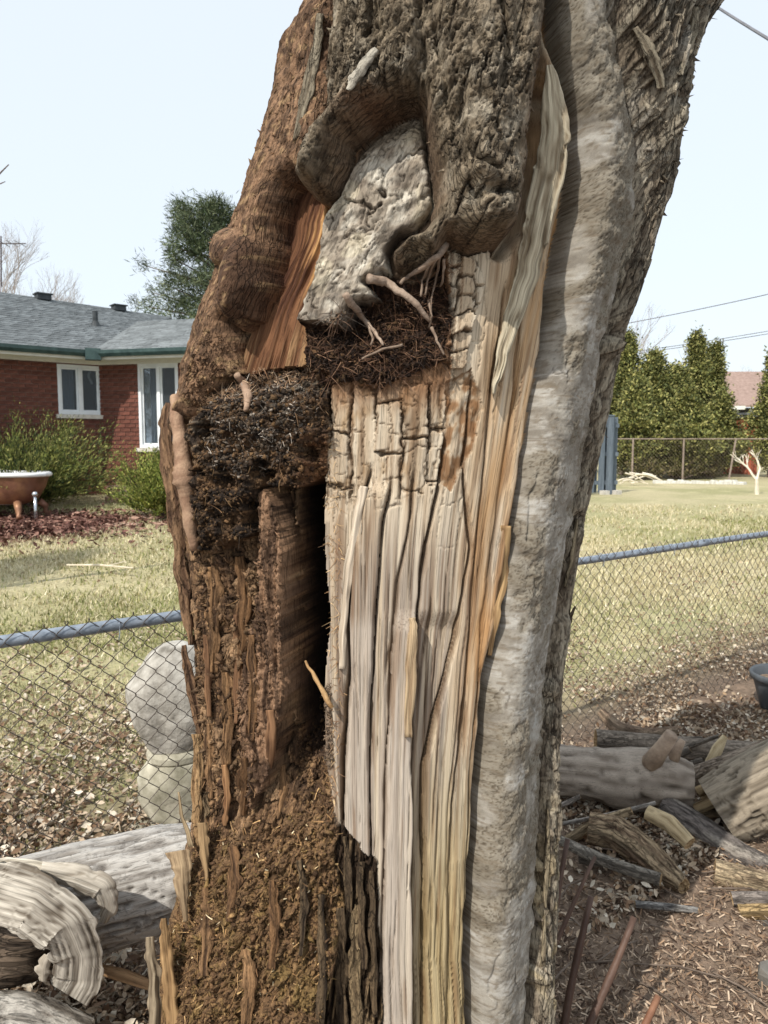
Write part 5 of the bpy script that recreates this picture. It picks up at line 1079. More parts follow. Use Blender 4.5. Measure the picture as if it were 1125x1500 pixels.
# bare trees
def bare_tree(name, label, base, h, seed, mat, spread=.5, depth=6, group=None, r0=None):
    r = random.Random(seed); o = empty(name, label, 'tree', base, group=group); tr = MB(); tw = MB()
    def grow(p, d, l, rad, lev):
        q = p+d*l; mid = p+d*l*.5+Vector((r.uniform(-1, 1), r.uniform(-1, 1), 0))*l*.05
        (tr if lev < 2 else tw).tube([p, mid, q], [rad, rad*.85, rad*.68], 6 if lev < 2 else 3, cap=False)
        if lev >= depth: return
        for k in range(r.choice((2, 2, 3))):
            nd_ = (d+Vector((r.uniform(-1, 1), r.uniform(-1, 1), r.uniform(-.15, .55)))*spread).normalized(); grow(q, nd_, l*r.uniform(.62, .86), rad*.62, lev+1)
    grow(Vector((0, 0, 0)), Vector((r.uniform(-.08, .08), 0, 1)).normalized(), h*.27, r0 or h*.018, 0)
    tr.build('trunk', mat, o); c = tw.build('crown', mat, o); return o
M_BARE = mat_noise('pale_bare_twigs', (140, 132, 130), (170, 163, 161), 4, .9, .1)
bg_ = 'bare trees beyond the houses'
for i, (px, top, Y, lab) in enumerate(((8, 318, 34, 'leafless tree with several upright stems behind the roof ridge'), (42, 328, 37, 'leafless tree next to the one with upright stems, behind the roof'), (76, 336, 36, 'leafless round crowned tree above the first roof vent'))):
    g = .7; t = at(px, top, Y); bare_tree('bare_tree', lab, (t.x, Y, g), (t.z-g)*.86, 60+i, M_BARE, .52, 8, bg_, .15)
for i, (px, top, Y, lab) in enumerate(((972, 478, 42, 'thin leafless tree rising behind the cedars'), (1092, 505, 55, 'small leafless tree behind the brown roof'), (925, 455, 40, 'leafless tree close to the trunk, behind the broad cedar'))):
    t = at(px, top, Y); bare_tree('bare_tree', lab, (t.x, Y, .5), (t.z-.5)*1.02, 70+i, M_BARE, .5, 6, bg_, .10)
M_PALEB = mat_noise('peeled_pale_branches', (200, 190, 170), (222, 214, 196), 6, .85, .2)
t = at(1112, 648, 17.0); gzz = float(GZ(t.x, 17)); bare_tree('pale_bush', 'bare cream coloured bush at the far side of the lawn', (t.x, 17.0, gzz), 1.25, 82, M_PALEB, .75, 4, None, .05)
# near branch tips and mast at the left edge
b = MB(); b.tube([at(-40, 290, 6), at(-8, 262, 6), at(13, 241, 6)], [.012, .008, .004], 5); b.tube([at(-30, 285, 6), at(-6, 272, 6), at(8, 266, 6)], [.008, .006, .003], 5); b.tube([at(-40, 290, 6), at(-160, 420, 6.1), Vector((-5.0, 6.2, .3))], [.012, .03, .06], 6)
tag(b.build('bare_sapling', M_BARKD), 'dark twig tips reaching in beside the open sky', 'sapling')
b = MB(); p = at(2, 420, 17.0); q = at(2, 356, 17.0); b.tube([p, q+Vector((0, 0, .15))], .018, 6); b.tube([at(-40, 357, 17), at(38, 357, 17)], .014, 5)
for k in range(6): c = at(-30+k*12, 357, 17); b.tube([c+Vector((0, -.25, 0)), c+Vector((0, .25, 0))], .007, 4)
tag(b.build('roof_antenna', mat_noise('antenna_metal', (90, 84, 84), (120, 112, 112), 5, .5, 0, metal=.5)), 'thin metal television antenna above the shingle roof', 'antenna')

# ================================================================== garden things on the left
M_COPPER = mat_noise('tarnished_copper', (104, 72, 54), (160, 120, 88), 3.2, .5, .25, 30, c3=(132, 92, 74), metal=.35, spec=.5)
M_ENAMEL = mat_noise('white_enamel', (218, 220, 222), (236, 237, 238), 5, .25, 0)
M_CHROME = mat_noise('chrome', (190, 196, 204), (214, 220, 226), 5, .2, 0, metal=.9)
tp = at(18, 757, 11.3); tg = float(GZ(tp.x, 11.3)); tub = empty('bathtub', 'old brown bathtub with a white rolled rim beside the juniper', 'bathtub', (tp.x-.12, 11.1, tg+.03), R(-12)); tub.scale = (1.18, 1.18, 1.18)
def tub_mesh():
    n = 44; prof = [(.30, .14), (.55, .15), (.74, .22), (.86, .36), (.94, .52)]; V = []; F = []
    for s, z in prof:
        for k in range(n):
            a = 2*math.pi*k/n; c_, s_ = math.cos(a), math.sin(a); x = .76*s*np.sign(c_)*abs(c_)**.8; y = .38*s*np.sign(s_)*abs(s_)**.85; sl = .10*max(0, -c_)*z/.52+.03*c_*0
            V.append((x-(.06 if c_ < 0 else 0)*z, y, z+sl))
    m = len(prof)
    F = [(i*n+k, i*n+(k+1) % n, (i+1)*n+(k+1) % n, (i+1)*n+k) for i in range(m-1) for k in range(n)]+[tuple(range(n-1, -1, -1))]
    return V, F, n, m
V, F, n, m_ = tub_mesh(); b = MB(); b.add(V, F); b.build('basin', M_COPPER, tub, True)
rim = [Vector(V[(m_-1)*n+k]) for k in range(n)]; b = MB(); b.tube(rim+[rim[0]], .03, 8, cap=False, up=(0, 0, 1)); b.build('rolled_rim', M_ENAMEL, tub, True)
b = MB(); inn = [(p[0]*.95, p[1]*.93, p[2]-.004) for p in V]; b.add(inn, F); b.build('inner_basin', M_ENAMEL, tub, True)
for x, y in ((-.46, -.2), (.46, -.2), (-.46, .2), (.46, .2)):
    b = MB(); b.tube([(x, y, .17), (x*1.12, y*1.3, .10), (x*1.1, y*1.25, .03), (x*1.2, y*1.45, .0)], [.05, .04, .028, .04], 8); b.build('claw_foot', M_COPPER, tub, True)
p = at(53, 762, 10.75); g = float(GZ(p.x, 10.75)); pp = empty('standpipe', 'short shiny metal pipe with a round knob in front of the bathtub', 'pipe', (p.x, 10.75, g)); top = at(53, 724, 10.75).z-g
b = MB(); b.tube([(0, 0, -.05), (0, 0, top-.03)], .024, 12); b.build('tube', M_CHROME, pp, True); b = MB(); b.lathe([(.01, -.045), (.035, -.03), (.045, 0), (.035, .03), (.008, .045)], (0, 0, top), 14); b.build('knob', M_CHROME, pp, True)
# stack of flat stones
M_FLAG = mat_noise('pinkish_flagstone', (150, 118, 102), (196, 166, 148), 9, .9, .5, 40, rnd=.2)
def stone_mesh(w, d, h, seed):
    r = random.Random(seed); n = 10; b = MB(); V = []
    rad = [1+r.uniform(-.18, .15) for _ in range(n)]
    for z, s in ((0, .92), (h*.3, 1), (h*.75, .99), (h, .9)):
        for k in range(n): a = 2*math.pi*k/n; V.append((w/2*rad[k]*s*np.sign(math.cos(a))*abs(math.cos(a))**.7, d/2*rad[k]*s*np.sign(math.sin(a))*abs(math.sin(a))**.7, z+r.uniform(-.006, .006)))
    b.add(V, [(i*n+k, i*n+(k+1) % n, (i+1)*n+(k+1) % n, (i+1)*n+k) for i in range(3) for k in range(n)]+[tuple(range(n-1, -1, -1)), tuple(3*n+k for k in range(n))]); return b
sp_ = at(177, 722, 12.75); sg = float(GZ(sp_.x, 12.75)); z = sg-.02
for lev in range(5):
    for sx in ((-.12, .12) if lev in (1, 3) else (0,)):
        w = .27 if lev in (1, 3) else .5
        o = stone_mesh(w, .34, .062, lev*3+int(sx*10)).build('flagstone', M_FLAG, None); o.location = (sp_.x+sx+random.uniform(-.02, .02), 12.75+random.uniform(-.02, .02), z); o.rotation_euler = (random.uniform(-.03, .03), random.uniform(-.03, .03), random.uniform(-.2, .2))
        tag(o, ('flat pinkish stone at the bottom of the stack by the brick wall', ('half width flat stone in the second layer of the stack, on the juniper side' if sx < 0 else 'half width flat stone in the second layer of the stack, on the patio window side'), 'broad flat stone in the middle of the stack by the wall', ('half width flat stone just below the top stone, on the juniper side' if sx < 0 else 'half width flat stone just below the top stone, on the patio window side'), 'flat pinkish stone on top of the stack by the wall')[lev], 'stone', 'flagstones stacked by the house')
    z += .062
for i, (px, py) in enumerate(((196, 731), (215, 757), (120, 762), (245, 763), (180, 766))):
    P = onz(px, py, .56); Y = P.y
    for _ in range(4): P = onz(px, py, float(GZ(P.x, P.y))+.01)
    o = stone_mesh(.5, .3, .03, 90+i).build('stepping_stone', M_FLAG, None); o.location = (P.x, P.y, float(GZ(P.x, P.y))-.008)
    tag(o, ('stepping stone nearest the flagstone stack', 'stepping stone in the lawn beside the round shrub', 'stepping stone at the edge of the mulch bed', 'stepping stone between the round shrub and the trunk', 'stepping stone in the middle of the lawn')[i], 'stone', 'stepping stones in the lawn')
P0, P1 = onz(98, 830, .33), onz(195, 835, .33); b = MB(); b.tube([P0+Vector((0, 0, .02)), (P0+P1)/2+Vector((0, .03, .03)), P1+Vector((0, 0, .02))], [.008, .012, .009], 6, jit=.2)
b.tube([(P0+P1)/2+Vector((.1, .0, .03)), (P0+P1)/2+Vector((.25, .1, .06))], [.007, .004], 5); tag(b.build('fallen_stick', mat_noise('bleached_stick', (196, 184, 160), (220, 208, 186), 10, .9, .2)), 'pale thin stick lying on the lawn', 'stick')

# ================================================================== far right: grey fence panel, red boards, house, wires
M_GREYW = mat_noise('blue_grey_painted_boards', (82, 92, 102), (108, 118, 128), 6, .8, .3, 30, stretch=(4, 4, .5))
pp_ = at(904, 726, 17.0); pg = float(GZ(pp_.x, 17.0)); pan = empty('board_fence_panel', 'blue grey board fence panel standing on the lawn beside the trunk', 'fence', (pp_.x, 17.0, pg), R(14))
ph = at(900, 611, 17.0).z-pg
for k in range(9):
    b = MB(); x = -.08-k*.125; fr_ = k % 2; b.box((x, -.05 if fr_ else .05, ph/2+.02), (.14, .022, ph-.04-.02*fr_)); b.build('board', M_GREYW, pan)
for z in (.28, .95, 1.62):
    b = MB(); b.box((-.74, 0, z*ph/1.82), (1.44, .07, .09)); b.build('rail', M_GREYW, pan)
for x in (-.28, -1.5):
    b = MB(); b.box((x, -.10, ph/2), (.12, .075, ph+.03)); b.box((x, -.10, ph+.03), (.15, .1, .03)); b.build('post', M_GREYW, pan)
M_CONC = mat_noise('concrete_footing', (170, 166, 158), (200, 196, 188), 10, .9, .3)
for x in (-.12, -.42):
    b = MB(); b.box((x, -.16, .05), (.16, .16, .1), .2); b.build('footing', M_CONC, pan)
M_REDB = mat_noise('weathered_red_boards', (140, 70, 50), (176, 96, 70), 5, .9, .4, 30, stretch=(5, 5, .4), rnd=.25)
Yr = 27.6; r0, r1 = at(985, 698, Yr), at(1092, 698, Yr); rg = float(GZ(r0.x, Yr)); rfence = empty('red_board_fence', 'weathered red board fence below the cedars', 'fence', (r0.x, Yr, rg)); hh = at(1000, 642, Yr).z-rg; n = int((r1.x-r0.x)/.16)
for k in range(n):
    b = MB(); b.box((k*.16, random.uniform(-.01, .01), hh/2), (.148, .02, hh+random.uniform(-.03, .03))); b.build('board', M_REDB, rfence)
for z in (.25, hh-.25):
    b = MB(); b.box((n*.08, .04, z), (n*.16, .05, .09)); b.build('rail', M_REDB, rfence)
s0_, s1_ = at(1090, 698, Yr-.5), at(1108, 698, Yr-.5); sg_ = float(GZ(s0_.x, Yr)); sh_ = at(1095, 606, Yr-.5).z-sg_
shed = empty('red_shed', 'narrow rust red shed side between the cedars', 'shed', ((s0_.x+s1_.x)/2, Yr+.3, sg_)); wS = (s1_.x-s0_.x)
for k in range(4):
    b = MB(); b.box((-wS/2+wS*(k+.5)/4, -.8, sh_/2-.05), (wS/4-.012, .03, sh_-.1-.0*k)); b.build('board', M_REDB, shed)
b = MB(); b.box((0, 0, sh_/2-.06), (wS, 1.54, sh_-.12)); b.build('wall', M_REDB, shed); b = MB(); b.box((0, -.05, sh_), (wS+.2, 1.9, .08)); b.build('roof', M_SHING, shed)
# far wire fence
Yf = 23.0; ffe = empty('far_wire_fence', 'thin wire fence along the far edge of the lawn', 'fence', (at(900, 690, Yf).x, Yf, float(GZ(7, Yf)))); x0 = at(895, 690, Yf).x-at(900, 690, Yf).x; x1 = at(1150, 690, Yf).x-at(900, 690, Yf).x; fh = at(950, 643, Yf).z-float(GZ(7, Yf))
M_FWIRE = mat_noise('rusty_far_wire', (120, 106, 96), (150, 136, 124), 5, .7, 0)
b = MB(); b.tube([(x0, 0, fh), (x1, 0, fh)], .02, 6); b.build('top_rail', M_FWIRE, ffe)
for px in (926, 1000, 1073, 1146):
    b = MB(); X = at(px, 690, Yf).x-at(900, 690, Yf).x; b.tube([(X+(.06 if px == 1073 else 0), 0, fh), (X-(.12 if px == 1073 else 0), 0, -.1)], .03, 8); b.build('post', M_FWIRE, ffe)
b = MB(); k = x0
while k < x1:
    for s in (-1, 1): b.tube([(k, 0, .05), (k+s*(fh-.1), 0, fh-.02)], .0018, 3, cap=False)
    k += .11
o = b.build('wire_mesh', M_FWIRE, ffe); o['kind'] = 'stuff'
# white edging stones and peeled branch heap
M_WST = mat_noise('white_edging_stone', (176, 174, 166), (212, 210, 202), 12, .9, .3)
for i, px in enumerate(np.linspace(962, 1088, 19)):
    Y = 21.5-.8*(i/18.); q = at(px, 694, Y); g = float(GZ(q.x, Y)); o = stone_mesh(random.uniform(.18, .3), .16, random.uniform(.10, .17), 120+i).build('edging_stone', M_WST, None); o.location = (q.x, Y, g-.03); o.rotation_euler = (0, 0, random.uniform(-.5, .5))
    tag(o, 'small white edging stone in the row along the far wire fence', 'stone', 'white edging stones along the far fence')
r = random.Random(5); hp = at(936, 690, 20.5); hg = float(GZ(hp.x, 20.5)); 
for i in range(12):
    b = MB(); a = r.uniform(-1.3, 1.3); l = r.uniform(.35, .75); c = Vector((hp.x+r.uniform(-.42, .42), 20.5+r.uniform(-.2, .2), hg+.05+r.uniform(0, .22))); d = Vector((math.cos(a*.4), r.uniform(-.3, .3), math.sin(a)*.4)); b.tube([c-d*l*.5, c+Vector((0, 0, .05)), c+d*l*.5], [.022, .02, .012], 6); o = b.build('peeled_branch', M_PALEB, None); tag(o, 'peeled cream branch in the loose heap beside the grey fence panel', 'branch', 'heap of peeled branches')
# brown roofed house
Yh = 42.0; hb_ = at(1078, 640, Yh); hx = hb_.x; fh_ = empty('neighbour_house', 'far house with a brown shingle roof seen between the cedars', 'house', (hx, Yh, .5))
M_BROOF = mat_noise('brown_roof_shingle', (132, 112, 102), (156, 134, 124), 6, .95, .3)
M_GREYS = mat_noise('pale_grey_siding', (160, 166, 172), (188, 194, 198), 3, .8, .2)
uz = lambda py: at(1078, py, Yh).z-.5; ux = lambda px: at(px, 600, Yh).x-hx
b = MB(); b.box((ux(1085), 2.5, uz(598)/2), (ux(1150)-ux(1020), 5, uz(598))); b.build('wall', M_GREYS, fh_)
b = MB(); b.prism([(ux(1015), -.6, uz(597)), (ux(1155), -.6, uz(597)), (ux(1155), 3, uz(540)), (ux(1015), 3, uz(540))], (0, 0, .12)); b.prism([(ux(1015), 6.4, uz(597)), (ux(1155), 6.4, uz(597)), (ux(1155), 3.02, uz(540)), (ux(1015), 3.02, uz(540))], (0, 0, .1)); b.build('roof', M_BROOF, fh_)
b = MB(); b.box((ux(1068), -.66, uz(598)), (ux(1082)-ux(1052), .06, .2)); b.build('fascia', M_TRIM, fh_)
b = MB(); b.box((ux(1070), 1.7, uz(545)), (.5, .4, .25)); b.build('roof_vent', M_VENT, fh_)
for px in (1086, 1094):
    b = MB(); b.box((ux(px), -.02, uz(604)), (.3, .06, .5)); b.build('window', M_DARKIN, fh_)
# overhead wires
M_CABLE = mat_noise('overhead_cable', (96, 96, 100), (120, 120, 124), 5, .6, 0)
def cable(pa, pb, Ya, Yb, rad, sag, label):
    a, c = at(*pa, Ya), at(*pb, Yb); d = c-a; a2, c2 = a-d*.8, c+d*1.2; b = MB(); b.tube([a2.lerp(c2, t)+Vector((0, 0, -sag*4*(t*(1-t))+sag*.95)) for t in np.linspace(0, 1, 24)], rad, 6); tag(b.build('overhead_wire', M_CABLE), label, 'wire')
cable((930, 473), (1125, 431), 34, 30, .018, .25, 'single overhead wire above the cedars, higher of the thin ones')
cable((945, 514), (1125, 485), 36, 32, .016, .2, 'overhead wire just above the pointed cedar tips, upper of a close pair')
cable((945, 517), (1125, 489), 36, 32, .016, .2, 'overhead wire just above the pointed cedar tips, lower of a close pair')
cable((1050, 11), (1125, 57), 7.5, 6.2, .012, .02, 'thick dark cable coming off the top of the trunk')
# ================================================================== logs, canes, pot
def log(name, label, cat, pts, rad, c1, c2, c3=None, n=48, seg=100, seed=0, mat='knot', grain=.06, group=None, lump=.05, ends=((196, 168, 128), (150, 122, 90)), crack=.0, flat=None, dkk=.65, bare=False):
    """a log along (across, down, distance) points, radii in picture units at that distance; bark relief follows its length"""
    pts = np.array(pts, float); m = len(pts); t = np.linspace(0, m-1, seg); W = np.array([at(*p) for p in pts]); P = np.stack([np.interp(t, range(m), W[:, k]) for k in range(3)], 1)
    k5 = np.ones(7)/7
    if m > 2:
        for k in range(3): P[:, k] = np.convolve(np.pad(P[:, k], 3, 'reflect', reflect_type='odd'), k5, 'valid')
    r = np.interp(t, range(m), np.array(rad)*pts[:, 2]/FPX)
    org = P.mean(0); org[2] = P[:, 2].min()-r.max(); T = unit(np.gradient(P, axis=0)); a0 = unit(np.cross(T, np.array((.1, .2, .97)))); b0 = np.cross(T, a0)
    q = np.linspace(0, 2*np.pi, n, endpoint=False); TT, Q = np.meshgrid(t/(m-1)*np.linalg.norm(W[-1]-W[0])/.05, q, indexing='ij'); cq, sq = np.cos(Q)*1.7, np.sin(Q)*1.7
    rs = max(.6, np.mean(r)/.05); QQ = Q*rs
    g = np.abs(fbm(QQ*5+.04*TT, TT*.16, 4, seed)); g2 = fbm(cq+TT*.25, sq+7+TT*.13, 4, seed+5)
    fine = fbm(QQ*12, TT*.5, 3, seed+9); crv = 1-sst(0, .05, np.abs(fbm(QQ*3.2+.5*fine*.2, TT*.10, 3, seed+14))); blk_ = (1-sst(0, .035, np.abs(fbm(QQ*2+3, TT*.9, 3, seed+15))))*sst(-.1, .3, noise(QQ, TT*.4, seed+16))
    f = 1+lump*g2*1.6+grain*(sst(0, .2, g)-.6)+grain*.4*fine-(grain*1.1+.02)*crv-(grain*.5)*blk_
    dk = np.clip(crv*.75+blk_*.5, 0, .85)
    if crack:
        cr_ = np.exp(-(np.abs(fbm(QQ*1.1, TT*.06, 3, seed+12))/.03)**2); f = f-crack*cr_; dk = np.maximum(dk, .8*cr_)
    V = P[:, None]+(a0[:, None]*np.cos(Q)[..., None]+b0[:, None]*np.sin(Q)[..., None])*(r[:, None]*f)[..., None]
    F = [(i*n+j, i*n+(j+1) % n, (i+1)*n+(j+1) % n, (i+1)*n+j) for i in range(seg-1) for j in range(n)]
    u = np.clip(sst(0, .25, g)+.45*fine, 0, 1)[..., None]; C = lin(np.array(c1))*(1-u)+lin(np.array(c2))*u
    if c3 is not None: w = (sst(.05, .3, g2))[..., None]; C = C*(1-w)+lin(np.array(c3))*w
    dk = dk*dkk; C = C*(1-dk[..., None])+lin(np.array((58, 48, 40)))*dk[..., None]
    me = np_mesh(name, V.reshape(-1, 3)-org, F, C.reshape(-1, 3)*.9, np.stack([Q*np.mean(r), TT*.05+seed, (r[:, None]*f)], -1).reshape(-1, 3)); o = link(name, me, MT['wood_g' if bare else 'rough_g'], None, True); o.location = org; tag(o, label, cat, group)
    for i, nm in ((0, 'cut_end'), (seg-1, 'cut_end')):
        ring = V[i]-org; cen = ring.mean(0)-T[i]*(.012 if i == 0 else -.012)*-1; rr = []; cols = []
        for kk, s in enumerate((1, .75, .5, .25)):
            jitter = rng.normal(0, .0025, (n, 3)); rr.append(cen+(ring-cen)*s+(jitter if kk else 0)); cols.append(np.tile(lin(np.array(ends[kk % 2]))*.75, (n, 1)))
        VV = np.concatenate(rr+[cen[None]]); FF = [(k*n+j, k*n+(j+1) % n, (k+1)*n+(j+1) % n) for k in range(3) for j in range(n)]+[(k*n+j, (k+1)*n+(j+1) % n, (k+1)*n+j) for k in range(3) for j in range(n)]+[(3*n+j, 3*n+(j+1) % n, 4*n) for j in range(n)]
        e = link(nm, np_mesh(nm, VV, FF, np.concatenate(cols+[cols[0][:1]])), MT['wood'], o)
    return o
gp = 'logs in the pile beside the trunk'
B1, B2 = (112, 98, 84), (158, 144, 128)
log('log', 'straight grey brown log with a tan cut end lying at the back of the pile', 'log', [(872, 1086, 3.55), (980, 1096, 3.5), (1110, 1106, 3.45)], [18, 18, 19], (104, 94, 84), (146, 134, 120), seed=1, grain=.03, group=gp)
main = log('log', 'thick barkless log with a stub, topmost in front of the trunk side of the pile', 'log', [(790, 1128, 3.22), (850, 1133, 3.18), (910, 1140, 3.12), (965, 1142, 3.08), (1014, 1150, 3.04)], [36, 38, 43, 47, 32], (120, 108, 96), (166, 154, 140), bare=True, seed=2, grain=.05, lump=.09, crack=.12, n=40, seg=90, mat='knot', group=gp)
for pts, rad in (([(952, 1120, 3.03), (968, 1098, 3.0), (984, 1076, 2.97)], [15, 12, 10]), ([(985, 1112, 3.05), (994, 1094, 3.05), (1000, 1084, 3.05)], [10, 7, 5])):
    P = [at(*p)-main.location for p in pts]; b = MB(); b.tube(P, [r_*3.0/FPX for r_ in rad], 12, jit=.06); o = b.build('branch_stub', mat_noise('stub_wood', (128, 110, 94), (170, 150, 130), 20, .9, .5, 60), main, True)
log('log', 'slim weathered log slanting up over the split wood', 'log', [(1012, 1140, 3.25), (1060, 1122, 3.2), (1150, 1090, 3.1)], [15, 15, 17], B1, B2, seed=3, group=gp)
log('log', 'large split log showing streaked grain on its flat face', 'log', [(1052, 1188, 2.92), (1100, 1163, 2.9), (1190, 1118, 2.85)], [50, 54, 56], (98, 88, 76), (156, 144, 126), bare=True, seed=4, grain=.09, mat='knot', n=90, seg=110, group=gp, crack=.06)
for k, (a, c, rr) in enumerate((((1022, 1162, 3.08), (1150, 1104, 3.02), 10), ((1030, 1176, 3.0), (1150, 1128, 2.94), 9), ((1018, 1186, 2.98), (1090, 1150, 2.95), 8))):
    log('split_stick', ('topmost pale split stick leaning between the slim log and the split log', 'middle split stick wedged above the split log', 'short split stick under the others at the split log')[k], 'stick', [a, ((a[0]+c[0])/2, (a[1]+c[1])/2+2, (a[2]+c[2])/2), c], [rr, rr*1.1, rr], (128, 108, 82), (186, 164, 128), bare=True, seed=10+k, mat='knot', n=14, seg=36, group=gp)
log('log', 'smooth dark grey log sloping down across the front of the pile', 'log', [(972, 1178, 2.98), (1030, 1216, 2.86), (1085, 1256, 2.74), (1150, 1288, 2.66)], [17, 20, 21, 21], (84, 78, 74), (118, 110, 104), c3=(146, 138, 128), seed=5, grain=.02, mat='knot', group=gp)
log('log', 'bent broken log with pale and dark mottled bark on the mulch', 'log', [(862, 1212, 2.86), (905, 1222, 2.82), (940, 1246, 2.72), (975, 1278, 2.6), (1002, 1298, 2.52)], [22, 25, 24, 21, 12], (92, 72, 56), (176, 154, 124), c3=(120, 98, 78), seed=6, grain=.07, lump=.08, crack=.08, group=gp)
log('log', 'short tan broken branch resting on the mottled bent log', 'log', [(948, 1190, 2.78), (980, 1206, 2.72), (1010, 1236, 2.64)], [11, 13, 11], (140, 120, 90), (196, 176, 140), bare=True, seed=7, mat='knot', n=16, group=gp)
log('log', 'short tan log with a pale cut end lying at the foot of the pile', 'log', [(1046, 1277, 2.6), (1090, 1290, 2.56), (1150, 1306, 2.5)], [19, 20, 20], (116, 98, 78), (180, 160, 130), seed=8, group=gp)
for k, (y, rr, x, c1, c2, mt) in enumerate(((1316, 10, 1072, (100, 92, 86), (140, 130, 122), 'bark'), (1336, 12, 1082, (124, 102, 70), (180, 154, 112), 'wood'), (1356, 7, 1080, (120, 114, 110), (156, 150, 144), 'bark'))):
    log('short_stick', ('dark grey stick in the small stack at the foot of the pile', 'tan stick in the middle of the small stack', 'thin pale grey stick under the small stack')[k], 'stick', [(x, y, 2.42-.03*k), (x+40, y-1, 2.4-.03*k), (x+85, y+1, 2.38-.03*k)], [rr]*3, c1, c2, seed=30+k, n=14, seg=24, mat=mt, group=gp)
log('fallen_branch', 'straight grey branch lying alone on the mulch', 'branch', [(930, 1324, 2.42), (975, 1328, 2.41), (1022, 1334, 2.4)], [5, 5.5, 5], (120, 116, 112), (160, 156, 150), seed=35, n=10, seg=24, mat='knot')
log('fallen_branch', 'grey branch sloping down from the trunk over the mulch', 'branch', [(815, 1228, 2.75), (860, 1250, 2.68), (905, 1268, 2.6), (968, 1288, 2.52)], [7, 9, 9, 10], (110, 102, 92), (150, 142, 130), seed=36, n=12, seg=40, mat='knot')
log('fallen_branch', 'gnarled branch behind the straight back log', 'branch', [(880, 1042, 3.8), (905, 1068, 3.72), (945, 1078, 3.68), (992, 1070, 3.66)], [7, 12, 11, 7], (116, 96, 80), (160, 140, 118), seed=37, n=12, seg=40, lump=.12, group=gp)
log('fallen_branch', 'thin twig crossing under the thick barkless log', 'branch', [(816, 1208, 2.9), (880, 1196, 2.9), (960, 1176, 2.92)], [3, 3.5, 3], (140, 132, 124), (176, 168, 158), seed=38, n=8, seg=24, mat='knot')
log('fallen_branch', 'thin curved twig beside the trunk under the thick log', 'branch', [(816, 1182, 3.0), (835, 1174, 3.0), (850, 1166, 3.0)], [3.5, 4, 3], (130, 120, 110), (166, 156, 146), seed=39, n=8, seg=14, mat='knot')
log('split_stick', 'upright pale splinter standing among the back logs', 'stick', [(1040, 1118, 3.3), (1052, 1095, 3.3), (1062, 1078, 3.3)], [8, 8, 4], (180, 160, 124), (214, 196, 160), bare=True, seed=40, n=10, seg=16, mat='wood')
log('log', 'block of grey wood under the thick barkless log', 'log', [(915, 1186, 3.2), (950, 1184, 3.18), (985, 1180, 3.16)], [22, 22, 20], (100, 90, 80), (140, 128, 114), seed=41, group=gp)
log('fallen_branch', 'brown stick half sunk in the mulch beyond the canes', 'branch', [(1050, 1434, 2.1), (1090, 1450, 2.06), (1140, 1466, 2.02)], [4, 6, 6], (96, 82, 70), (136, 120, 104), seed=42, n=12, seg=20)
r = random.Random(33)
for k in range(16):                                                      # tangle of rough sticks filling the pile
    x = r.uniform(815, 1090); y = r.uniform(1085, 1285); Y = 3.75-(y-1060)/235.*1.2+r.uniform(-.06, .06); a = r.uniform(-.5, .45); l = r.uniform(55, 150); rr = r.uniform(3.5, 9)
    g_ = r.choice((0, 0, 1)); c1, c2 = (((88, 80, 72), (142, 132, 120)), ((116, 100, 78), (178, 158, 128)))[g_]
    log('rough_stick', 'rough pale brown stick tangled in the log pile' if g_ else 'rough grey stick tangled in the log pile', 'stick', [(x, y, Y), (x+l*.5, y+l*.5*math.sin(a)+r.uniform(-6, 6), Y-.02), (x+l, y+l*math.sin(a), Y-.05)], [rr, rr*1.1, rr*.7], c1, c2, seed=300+k, n=14, seg=36, lump=.12, group='pale brown sticks in the log pile' if g_ else 'grey sticks in the log pile')
r = random.Random(9)
for i in range(22):
    px, py = r.uniform(815, 1120), r.uniform(1180, 1480); P = onz(px, py, .06); a = r.uniform(-1.2, 1.2); l = r.uniform(.05, .16); d = Vector((math.cos(a), math.sin(a), 0)); g = float(GZ(P.x, P.y))
    b = MB(); b.tube([Vector((P.x, P.y, g+.012))-d*l, Vector((P.x, P.y, g+.03)), Vector((P.x, P.y, g+.014))+d*l+Vector((0, 0, r.uniform(0, .03)))], [.0025, .0035, .002], 5); tag(b.build('twig', M_BARKD), 'thin dry twig lying on the mulch by the log pile', 'twig', 'twigs on the mulch')
# cut reddish canes
M_CANE = mat_noise('reddish_cane', (70, 52, 44), (100, 78, 66), 14, .55, .3, 60, stretch=(1, 1, .3))
M_CANEO = mat_noise('orange_cane', (116, 80, 60), (140, 102, 78), 14, .6, .3, 60)
for i, (p, q, rr, lab, mt) in enumerate((((806, 1372, 1.95), (834, 1228, 2.05), 5.5, 'reddish cane rising closest along the trunk', M_CANE), ((812, 1392, 1.9), (872, 1254, 2.0), 4.0, 'thin dark cane leaning away from the trunk', M_CANE), ((822, 1540, 1.78), (863, 1312, 1.9), 6.5, 'thick red brown cut cane with a side bud', M_CANE), ((850, 1540, 1.72), (925, 1342, 1.84), 6.5, 'brown cut cane leaning furthest from the trunk', M_CANE), ((930, 1520, 1.74), (962, 1458, 1.8), 6.5, 'short orange cane stub with a chewed tip', M_CANEO))):
    a, c = at(*p), at(*q); d = (c-a); g = float(GZ(a.x, a.y)); low = a-d*((a.z-g+.05)/d.z) if d.z > 0 else a
    b = MB(); pts = [low.lerp(c, t)+Vector((.006*math.sin(t*5+i), .004*math.cos(t*4), 0)) for t in np.linspace(0, 1, 12)]; u = 1.85/FPX
    b.tube(pts, [rr*u*(1.1-.35*t+(.12 if k in (4, 8) else 0)) for k, t in enumerate(np.linspace(0, 1, 12))], 10, jit=.05)
    o = b.build('cut_cane', mt, None, True); tag(o, lab, 'cane', 'cut canes at the foot of the trunk')
